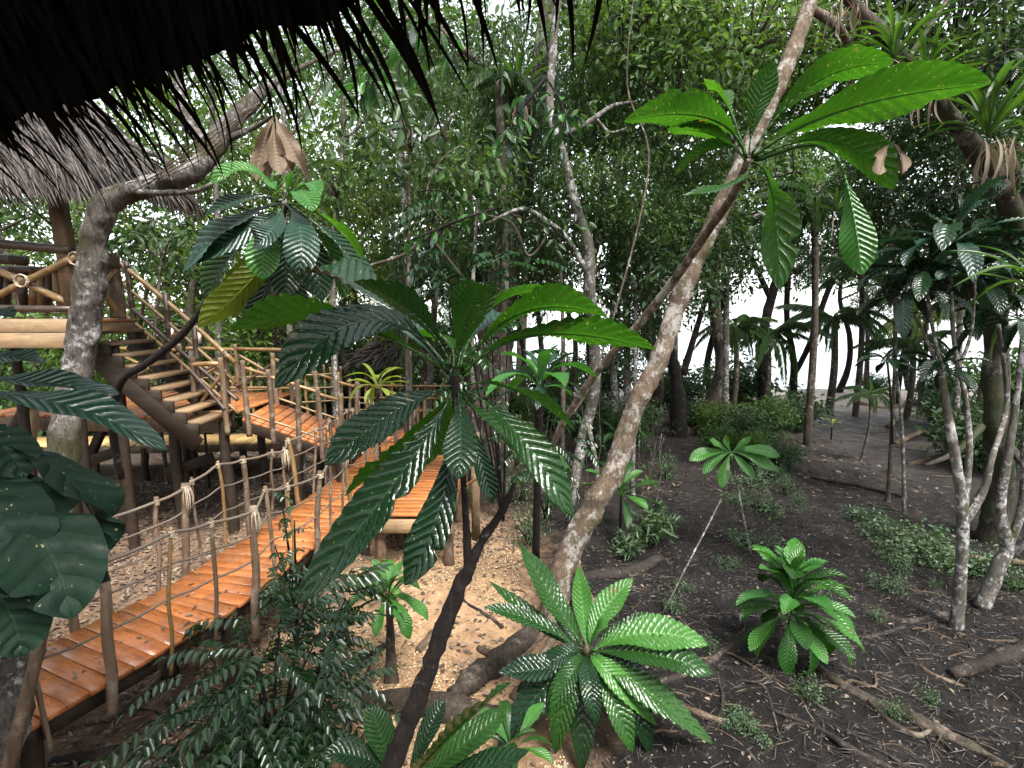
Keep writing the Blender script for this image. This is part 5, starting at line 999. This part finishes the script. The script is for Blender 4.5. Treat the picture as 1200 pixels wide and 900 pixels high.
def shrub(lab, base, stems, n, spread, sc, ms):
    t = thing('shrub', lab, 'shrub', base); base = np.asarray(base)
    for s_ in stems: Geo().tube([(*base, .02), (*((base + s_) / 2 + [rnd.uniform(-.06, .06), 0, .06]), .014), (*s_, .005)], seg=6, per=5, rough=.1, rs=12).build('stem', M['bark_dark'], t)
    for k in range(n):
        s_ = stems[k % len(stems)]; f = rnd.uniform(.35, 1.02); c = base + (np.asarray(s_) - base) * f + RNG.normal(size=3) * spread; a = math.atan2(c[1] - base[1], c[0] - base[0]) + rnd.uniform(-1.2, 1.2)
        place('compound_leaf', CL[ms[k % len(ms)]], t, c, (rnd.uniform(-.3, .3), rnd.uniform(-.35, .35), a), sc * rnd.uniform(.8, 1.15))
sb = onground(325, 905); shrub('dense dark shrub with glossy paired leaflets at the bottom left', sb, [at(u_, v_, Y_) for u_, v_, Y_ in ((240, 760, 3.7), (280, 725, 3.9), (330, 715, 4.), (375, 740, 3.8), (395, 780, 3.6), (250, 820, 3.4), (300, 790, 3.3), (350, 800, 3.3), (225, 880, 3.4), (300, 870, 3.2), (360, 690, 4.0), (405, 700, 4.1), (340, 860, 3.2))], 185, .12, 1., (0, 1, 2))
sb2 = onground(350, 760); shrub('upright shrub with small green leaves beside bridge boards', sb2, [at(u_, v_, Y_) for u_, v_, Y_ in ((330, 585, 4.4), (345, 610, 4.4), (322, 640, 4.35), (355, 660, 4.4), (370, 690, 4.4), (335, 690, 4.3))], 46, .06, .75, (3, 3, 2))
sb3 = onground(400, 745); shrub('small yellowish shrub between the big shrub and young plant', sb3, [at(u_, v_, 4.4) for u_, v_ in ((390, 690), (410, 700), (372, 712))], 18, .05, .7, (3, 0))
shrub('shrub of pale leaflets arching in front of the vine hung trunk', gp(590, 560, 9), [at(u_, v_, Y_) for u_, v_, Y_ in ((500, 255, 8.2), (530, 262, 8.2), (560, 235, 8.4), (600, 262, 8.4), (520, 230, 8.3), (570, 275, 8.3))], 70, .22, 1.5, (0, 1, 2))
shrub('fern like shrub on the mud bank under the forked tree', gp(640, 560, 9), [at(u_, v_, Y_) for u_, v_, Y_ in ((620, 500, 8.8), (660, 510, 8.8), (600, 480, 9), (650, 470, 9))], 30, .15, 1.2, (0, 1))

# ------------------------------------------------------------------ roots, logs, sticks
def on_path(lst, lift=.3):
    o = []
    for u_, v_, r in lst:
        p = onground(u_, v_); rr = r * depth(p) / FPX; o.append((p[0], p[1], p[2] + rr * lift, rr * .8))
    return o
def ground_tube(name, lab, cat, lst, mat, group=None, lift=.1, rough=.34, seg=10):
    g = Geo().tube(on_path(lst, lift), seg=seg, per=6, rough=rough, rs=9, seed=lst[0][0]); return tag(g.build(name, M[mat]), lab, cat, group)
ground_tube('fallen_log', 'split rotten log lying on mud at bottom right', 'log', [(960, 785, 6), (1000, 812, 9), (1040, 832, 10), (1085, 850, 11), (1130, 872, 8), (1185, 902, 5)], 'log')
ground_tube('fallen_log', 'thin branch log lying beside the split rotten log', 'log', [(1018, 822, 3), (1045, 848, 4), (1075, 862, 4), (1095, 852, 3)], 'log')
ground_tube('fallen_log', 'dark flat log at right edge of the mud', 'log', [(1115, 792, 8), (1150, 780, 10), (1200, 762, 12), (1250, 745, 12)], 'root')
ground_tube('fallen_log', 'fallen brown log among roots below the young plant', 'log', [(425, 826, 10), (470, 828, 15), (520, 838, 20), (565, 852, 22), (590, 850, 16)], 'log', lift=.5)
ground_tube('fallen_log', 'weathered buttress log sloping up to the leaning tree', 'log', [(530, 822, 14), (560, 800, 18), (590, 778, 18), (625, 745, 14), (645, 725, 10)], 'log', lift=.5)
ground_tube('fallen_log', 'mossy log lying across mud behind the big rosette', 'log', [(640, 690, 6), (690, 678, 9), (740, 670, 10), (775, 655, 8)], 'root')
ground_tube('fallen_log', 'pale log on the mud bank behind the leaning tree', 'log', [(785, 512, 6), (800, 508, 7), (818, 502, 6)], 'root_tan')
c0, c1 = at(776, 720, gy(776, 720)), at(845, 585, gy(776, 720) + .5); tag(Geo().tube(stick(c0, c1, .012, .011, 4, wob=.015), seg=6, rough=.1, rs=20).build('white_stick', M['bark_white']), 'long white stick leaning up from the mud', 'stick')
for k, (l_, mt, lab) in enumerate((
    ([(690, 810, 3), (730, 792, 4), (770, 800, 5), (815, 785, 5), (850, 762, 5), (872, 744, 3)], 'root', 'dark root running right from the big rosette'), ([(780, 822, 4), (815, 835, 5), (850, 848, 5)], 'root_tan', 'pale root stub right of the big rosette'),
    ([(900, 830, 3), (960, 855, 4), (1000, 880, 5), (1050, 905, 5)], 'root', 'long dark root at the bottom right edge'), ([(905, 770, 2), (950, 820, 3), (985, 840, 2)], 'root', 'root curving under the bright rosette'),
    ([(1010, 715, 3), (1060, 728, 4), (1110, 720, 5)], 'root', 'root running to the foot of white forked tree'), ([(970, 745, 2), (1020, 746, 3), (1060, 735, 3)], 'root', 'thin root left of the white forked tree'), ([(1060, 765, 2), (1090, 790, 4), (1130, 805, 2)], 'root_tan', 'short pale root near dark flat log'),
    ([(1060, 630, 2), (1100, 640, 3), (1150, 655, 4), (1200, 660, 4)], 'root_tan', 'pale root under the creeping plants at right'), ([(950, 560, 2), (1010, 570, 3), (1060, 582, 2)], 'root', 'dark root across the mid mud path'), ([(905, 545, 3), (930, 535, 4), (952, 555, 3)], 'root', 'arched root hump on the mud path'),
    ([(800, 470, 5), (820, 490, 5), (835, 515, 4), (840, 530, 3)], 'root_tan', 'pale root fanning from the mud bank trunk'), ([(805, 475, 4), (835, 490, 4), (870, 505, 3)], 'root_tan', 'second root fanning from the mud bank trunk'), ([(795, 475, 5), (780, 500, 5), (778, 525, 3)], 'root', 'root dropping left of mud bank trunk'),
    ([(40, 870, 7), (90, 850, 9), (150, 830, 6), (210, 770, 4)], 'root_tan', 'tan root under the bridge at bottom left'), ([(60, 895, 8), (130, 885, 10), (180, 870, 8), (225, 850, 4)], 'root', 'dark root along the bottom left edge'), ([(190, 850, 5), (215, 820, 6), (250, 810, 5)], 'root', 'root knuckle left of the dense shrub'),
    ([(405, 795, 6), (425, 775, 8), (455, 755, 4)], 'root', 'dark root stump behind young plant'), ([(490, 765, 5), (505, 745, 6), (515, 735, 3)], 'root_tan', 'small root knuckle on the pale chips'), ([(560, 760, 4), (585, 770, 6), (610, 770, 7), (640, 735, 8)], 'root_tan', 'tan root arching from the leaning tree'),
    ([(600, 820, 6), (625, 790, 7), (650, 745, 7)], 'root_tan', 'root strand descending beside the buttress log'), ([(570, 860, 6), (600, 835, 8), (640, 820, 5)], 'root', 'dark root joining the fallen brown log'), ([(380, 860, 8), (400, 880, 10), (430, 905, 10)], 'root', 'dark root emerging right of the dense shrub'),
    ([(1000, 470, 3), (1040, 480, 4), (1100, 465, 4), (1110, 462, 3)], 'root_tan', 'long driftwood branch at the far mud edge'), ([(1040, 500, 3), (1075, 490, 4), (1105, 470, 3)], 'root', 'dark driftwood branch below the pale one'), ([(1050, 520, 3), (1080, 508, 4), (1110, 520, 4), (1130, 535, 3)], 'root_tan', 'arched driftwood root near the mossy trunk'), ([(1065, 545, 3), (1110, 535, 5), (1160, 545, 6)], 'root_tan', 'thick root leading to the mossy trunk'))):
    ground_tube('surface_root', lab, 'root', l_, mt)
for k in range(210):                                       # thin roots of the mud flat
    u_, v_ = rnd.uniform(700, 1230), rnd.uniform(500, 905); p = onground(u_, v_); a = rnd.gauss(-.35, .6); L = rnd.uniform(.35, 1.5); P_r = []; rad_ = rnd.uniform(.004, .013) if k % 5 else rnd.uniform(.012, .022)
    for q in range(6):
        x_, y_ = p[0] + math.cos(a) * L * q / 5, p[1] + math.sin(a) * L * q / 5; a += rnd.uniform(-.35, .35); rr = rad_ * (1.1 - .15 * q); P_r.append((x_, y_, float(gz(x_, y_)) + rr * rnd.uniform(-.7, .5), rr))
    tag(Geo().tube(P_r, seg=5, per=4, rough=.15, rs=12).build('surface_root', M['root'] if k % 4 else M['root_tan']), 'thin dark root snaking over the muddy ground', 'root', 'thin roots of the mud flat')
for k in range(34):
    u_, v_ = rnd.uniform(20, 640), rnd.uniform(560, 880); p = onground(u_, v_); a = rnd.uniform(-3, 3); L = rnd.uniform(.3, 1.1); P_r = []
    for q in range(5):
        x_, y_ = p[0] + math.cos(a) * L * q / 4, p[1] + math.sin(a) * L * q / 4; a += rnd.uniform(-.4, .4); rr = rnd.uniform(.008, .03) * (1.1 - .16 * q); P_r.append((x_, y_, float(gz(x_, y_)) + rr * rnd.uniform(-.7, .5), rr))
    tag(Geo().tube(P_r, seg=5, per=4, rough=.15, rs=12).build('surface_root', M['root_tan'] if k % 3 else M['root']), 'tan root lying on the sandy litter around the bridge', 'root', 'roots on the sandy ground')

# ------------------------------------------------------------------ litter
def scatter(name, n, box_, L, Wd, mat, cond=None, lift=.01, tilt=.3, cat='ground litter'):
    x = RNG.uniform(box_[0], box_[1], n); y = RNG.uniform(box_[2], box_[3], n)
    if cond is not None: k = cond(x, y); x, y = x[k], y[k]
    m_ = len(x); C = np.stack([x, y, gz(x, y) + lift], -1); D = rdir(m_) * np.array([1, 1, tilt]); D = nrm(D); N = nrm(np.array([0, 0, 1.]) + rdir(m_) * tilt)
    V, F = leafmass(C, D, N, L * RNG.uniform(.5, 1.4, m_), Wd * RNG.uniform(.5, 1.4, m_), .05); tag(link(name, mesh(name, V, F, M[mat])), kind='stuff')
edge_ = lambda x, y: .25 + .8 * noise(np.stack([x * .8, y * .8, x * 0], -1))
scatter('leaf_litter', 34000, (-8, 1.2, 3, 14), .075, .036, 'litter', lambda x, y: (x < edge_(x, y)) & (RNG.random(len(x)) < np.where((y < 7.5) & (x > -2.2), .22, .9)))
scatter('wood_chips', 20000, (-3.2, .9, 3., 7.6), .028, .017, 'chips', lambda x, y: (x < edge_(x, y)) & (noise(np.stack([x * 1.3, y * 1.3, x * 0 + 5], -1)) > -.35), .008, .5)
scatter('mud_twigs', 9000, (-.3, 8.5, 3, 13), .15, .006, 'specks', lambda x, y: x > edge_(x, y) - .1, .006, .12)
scatter('mud_debris', 12000, (-.3, 8.5, 3, 13), .035, .014, 'specks', lambda x, y: x > edge_(x, y) - .1, .006, .25)
scatter('fallen_leaves', 1000, (-.3, 8.5, 3, 13), .06, .03, 'litter', lambda x, y: x > edge_(x, y) - .1, .008, .3)
scatter('far_litter', 7000, (-9, 9, 10, 21), .13, .05, 'litter', lambda x, y: (x < 1.5) | (RNG.random(len(x)) < .35), .01, .3)

C_, D_ = [], []
for k in range(150):
    p_, d, sd2 = bpos(rnd.uniform(.2, BL)); C_.append(p_ + sd2 * rnd.uniform(-.44, .44) + [0, 0, .028]); D_.append([rnd.gauss(0, 1), rnd.gauss(0, 1), 0])
V, F = leafmass(np.array(C_), nrm(np.array(D_)), nrm(np.array([[rnd.gauss(0, .2), rnd.gauss(0, .2), 1] for _ in C_])), RNG.uniform(.02, .08, 150), RNG.uniform(.012, .035, 150), .05)
tag(link('fallen_leaves', mesh('fallen_leaves', V, F, M['litter'])), kind='stuff')

g = Geo()
for k in range(1700):
    x_, y_ = rnd.uniform(-.2, 7.5), rnd.uniform(3, 11)
    if x_ < edge_(np.array([x_]), np.array([y_]))[0] + .1: continue
    a = rnd.gauss(-.3, .7); L = rnd.uniform(.12, .6); r_ = rnd.uniform(.002, .006); P_r = []
    for q in range(4): P_r.append((x_, y_, float(gz(x_, y_)) + rnd.uniform(-.004, .008), r_ * (1.1 - .2 * q))); x_ += math.cos(a) * L / 3; y_ += math.sin(a) * L / 3; a += rnd.uniform(-.5, .5)
    g.tube(P_r, seg=4, per=2)
o = g.build('rootlets', M['root']); o['kind'] = 'stuff'
for k in range(26):
    u_, v_ = rnd.uniform(545, 790), rnd.uniform(500, 600); p = onground(u_, v_); h_ = rnd.uniform(.5, 2.2)
    t = thing('sapling', uniq('thin bare sapling stem', u_), 'plant', p, 'thin sapling stems behind the leaning tree')
    Geo().tube(stick(p - [0, 0, .05], p + [rnd.uniform(-.25, .25), rnd.uniform(-.2, .2), h_], .014, .006, k, 5, .04), seg=6, rough=.1, rs=12).build('stem', M['bark_white' if k % 2 else 'root_tan'], t)
    for q in range(6): place('leaf', LS['fresh' if q % 2 else 'blue'][q % 4], t, p + [rnd.uniform(-.15, .15), rnd.uniform(-.1, .1), h_ * rnd.uniform(.3, 1)], (rnd.uniform(-.3, .3), rnd.uniform(-.6, .5), rnd.uniform(0, 6.3)), rnd.uniform(.12, .24))
for k, (u_, v_, sc_) in enumerate(((575, 560, 1.0), (610, 590, .8), (650, 545, 1.0), (700, 540, .9), (560, 500, 1.2), (745, 520, .8), (780, 560, .6), (690, 620, .6), (620, 640, .7))):
    make_tree('creeping_plant', uniq('leafy low ground plant', u_), 'plant', (BV[3][0], BV[3][1]), onground(u_, v_), k * 1.7, (sc_ * .7, sc_ * .7, sc_ * 1.6), 'low ground plants under the trees', ('stems', 'foliage'))

# overhanging leafy branches close to the upper middle
def leafy_branch(lab, paths, n, L, keys):
    t = custom_tree('leafy_branch', lab, 'branch', paths, 'bark_dark', (), 7, names=['twig'] * 9)
    P = [np.array(px(p)) for p in paths]
    for k in range(n):
        p_ = P[k % len(P)]; c = catmull(p_[:, :3], 8); q = c[int(len(c) * rnd.uniform(.3, .99)) - 1]
        place('leaf', LS[keys[k % len(keys)]][k % 4], t, q, (rnd.uniform(-.6, .6), rnd.uniform(.1, 1.3), rnd.uniform(0, 6.3)), L * rnd.uniform(.7, 1.2))
leafy_branch('drooping twigs with large hanging leaves below the thatch fringe at top middle', [[(650, -50, 11, 3), (540, -60, 8, 3), (430, -30, 6, 3), (450, 20, 6, 2.4), (475, 60, 6, 2), (480, 95, 6, 1)], [(450, 20, 6, 2), (500, 30, 6.2, 2), (540, 60, 6.3, 1)], [(470, 55, 6, 2), (440, 80, 5.9, 1.5), (425, 110, 5.8, 1)]], 46, .34, ('fresh', 'big', 'fresh', 'blue'))
leafy_branch('twigs with broad leaves in front of the vine hung trunk', [[(640, 90, 8.5, 3), (610, 130, 8.4, 2), (590, 165, 8.3, 1)], [(640, 90, 8.5, 2), (660, 130, 8.4, 2), (650, 175, 8.3, 1)]], 40, .40, ('big', 'fresh', 'blue'))
leafy_branch('twigs with pale leaves beside the bent dead branch', [[(600, 240, 10.8, 2), (560, 250, 7.5, 2), (510, 270, 7.4, 2), (460, 290, 7.3, 1)], [(520, 265, 7.4, 2), (500, 300, 7.4, 1.5), (470, 330, 7.3, 1)], [(540, 255, 7.5, 2), (520, 225, 7.5, 1.5), (480, 225, 7.4, 1)]], 60, .24, ('fresh', 'blue', 'big'))
leafy_branch('dark leafy twigs hanging at the upper right above white trees', [[(1260, 110, 7.2, 3), (1200, 60, 6, 3), (1150, 80, 6, 2), (1110, 100, 6, 1)], [(1240, 160, 7, 3), (1200, 200, 6, 3), (1140, 215, 6, 2), (1090, 235, 6, 1)]], 50, .26, ('dark', 'big', 'dark'))

for k, (u_, v_, Y_, sc_, kd, lab) in enumerate(((480, 150, 9.5, .8, 4, 'broad leaved young tree left of the vine hung trunk'), (560, 215, 9.2, .6, 5, 'light green broad leaved young tree in front of the vines'), (655, 265, 9.6, .55, 4, 'broad leaved young tree behind the forked trunk'),
        (745, 330, 10, .5, 4, 'low broad leaved young tree left of the leaning trunk'), (1045, 250, 10, .6, 4, 'broad leaved young tree above the end of the mud path'), (395, 215, 9.5, .6, 5, 'light broad leaved young tree right of the left leafy plant'), (190, 290, 11, .6, 4, 'broad leaved young tree right of the curved trunk'))):
    custom_tree('young_tree', lab, 'tree', [[(u_ + rnd.uniform(-12, 12), 560, Y_, 4), (u_ + rnd.uniform(-10, 10), (v_ + 560) / 2, Y_, 3.4), (u_, v_, Y_, 2.2)]], 'bark_white' if k % 2 else 'bark_mid', [(kd, u_, v_, Y_, sc_)], 8)
for k, (u_, ub, v1, Y_) in enumerate(((335, 350, 60, 12), (402, 395, 70, 13), (470, 480, 30, 12), (508, 500, 90, 14), (722, 735, 20, 12), (735, 720, 90, 14), (862, 850, 60, 15), (1128, 1120, 120, 14), (250, 255, 80, 13), (775, 790, 120, 16))):
    custom_tree('pale_trunk', 'slim pale trunk rising ' + next(t for lim, t in MARKS if u_ < lim) + (' at right' if k in (5, 3) else ''), 'tree', [[(ub, 500, Y_, 6), ((u_ + ub) / 2 + rnd.uniform(-10, 10), 300, Y_, 5), (u_, 170, Y_, 4.5), (u_ + rnd.uniform(-15, 15), v1, Y_, 3)], [(u_, 170, Y_, 3), (u_ + rnd.choice([-1, 1]) * 35, 110, Y_, 2), (u_ + rnd.choice([-1, 1]) * 60, 60, Y_, 1.2)]], 'bark_white', [(3, u_, v1, Y_, .55)], 8)
for k in range(24):
    u_, v_ = rnd.uniform(690, 1180), rnd.uniform(520, 880); sc_ = rnd.uniform(.12, .3)
    make_tree('creeping_plant', uniq('tiny green seedling patch', u_), 'plant', (BV[3][0], BV[3][1]), onground(u_, v_), k, (sc_, sc_, sc_ * 1.5), 'tiny seedlings on the mud', ('stems', 'foliage'))

# labels of look-alikes that share a landmark: rank them by distance
byl = {}
for o in SC.objects:
    if o.parent is None and o.get('label') in USED: byl.setdefault(o['label'], []).append(o)
for l, os_ in byl.items():
    if len(os_) > 1:
        os_.sort(key=lambda o: (o.location - cam.location).length); n = len(os_)
        names = {2: ['nearer one', 'farther one'], 3: ['nearest', 'middle one', 'farthest']}.get(n) or ['nearest', 'second nearest', 'third nearest', 'fourth nearest', 'fifth nearest', 'sixth nearest', 'seventh nearest'][:n - 1] + ['farthest']
        for o, w_ in zip(os_, names): o['label'] = l + ', ' + w_
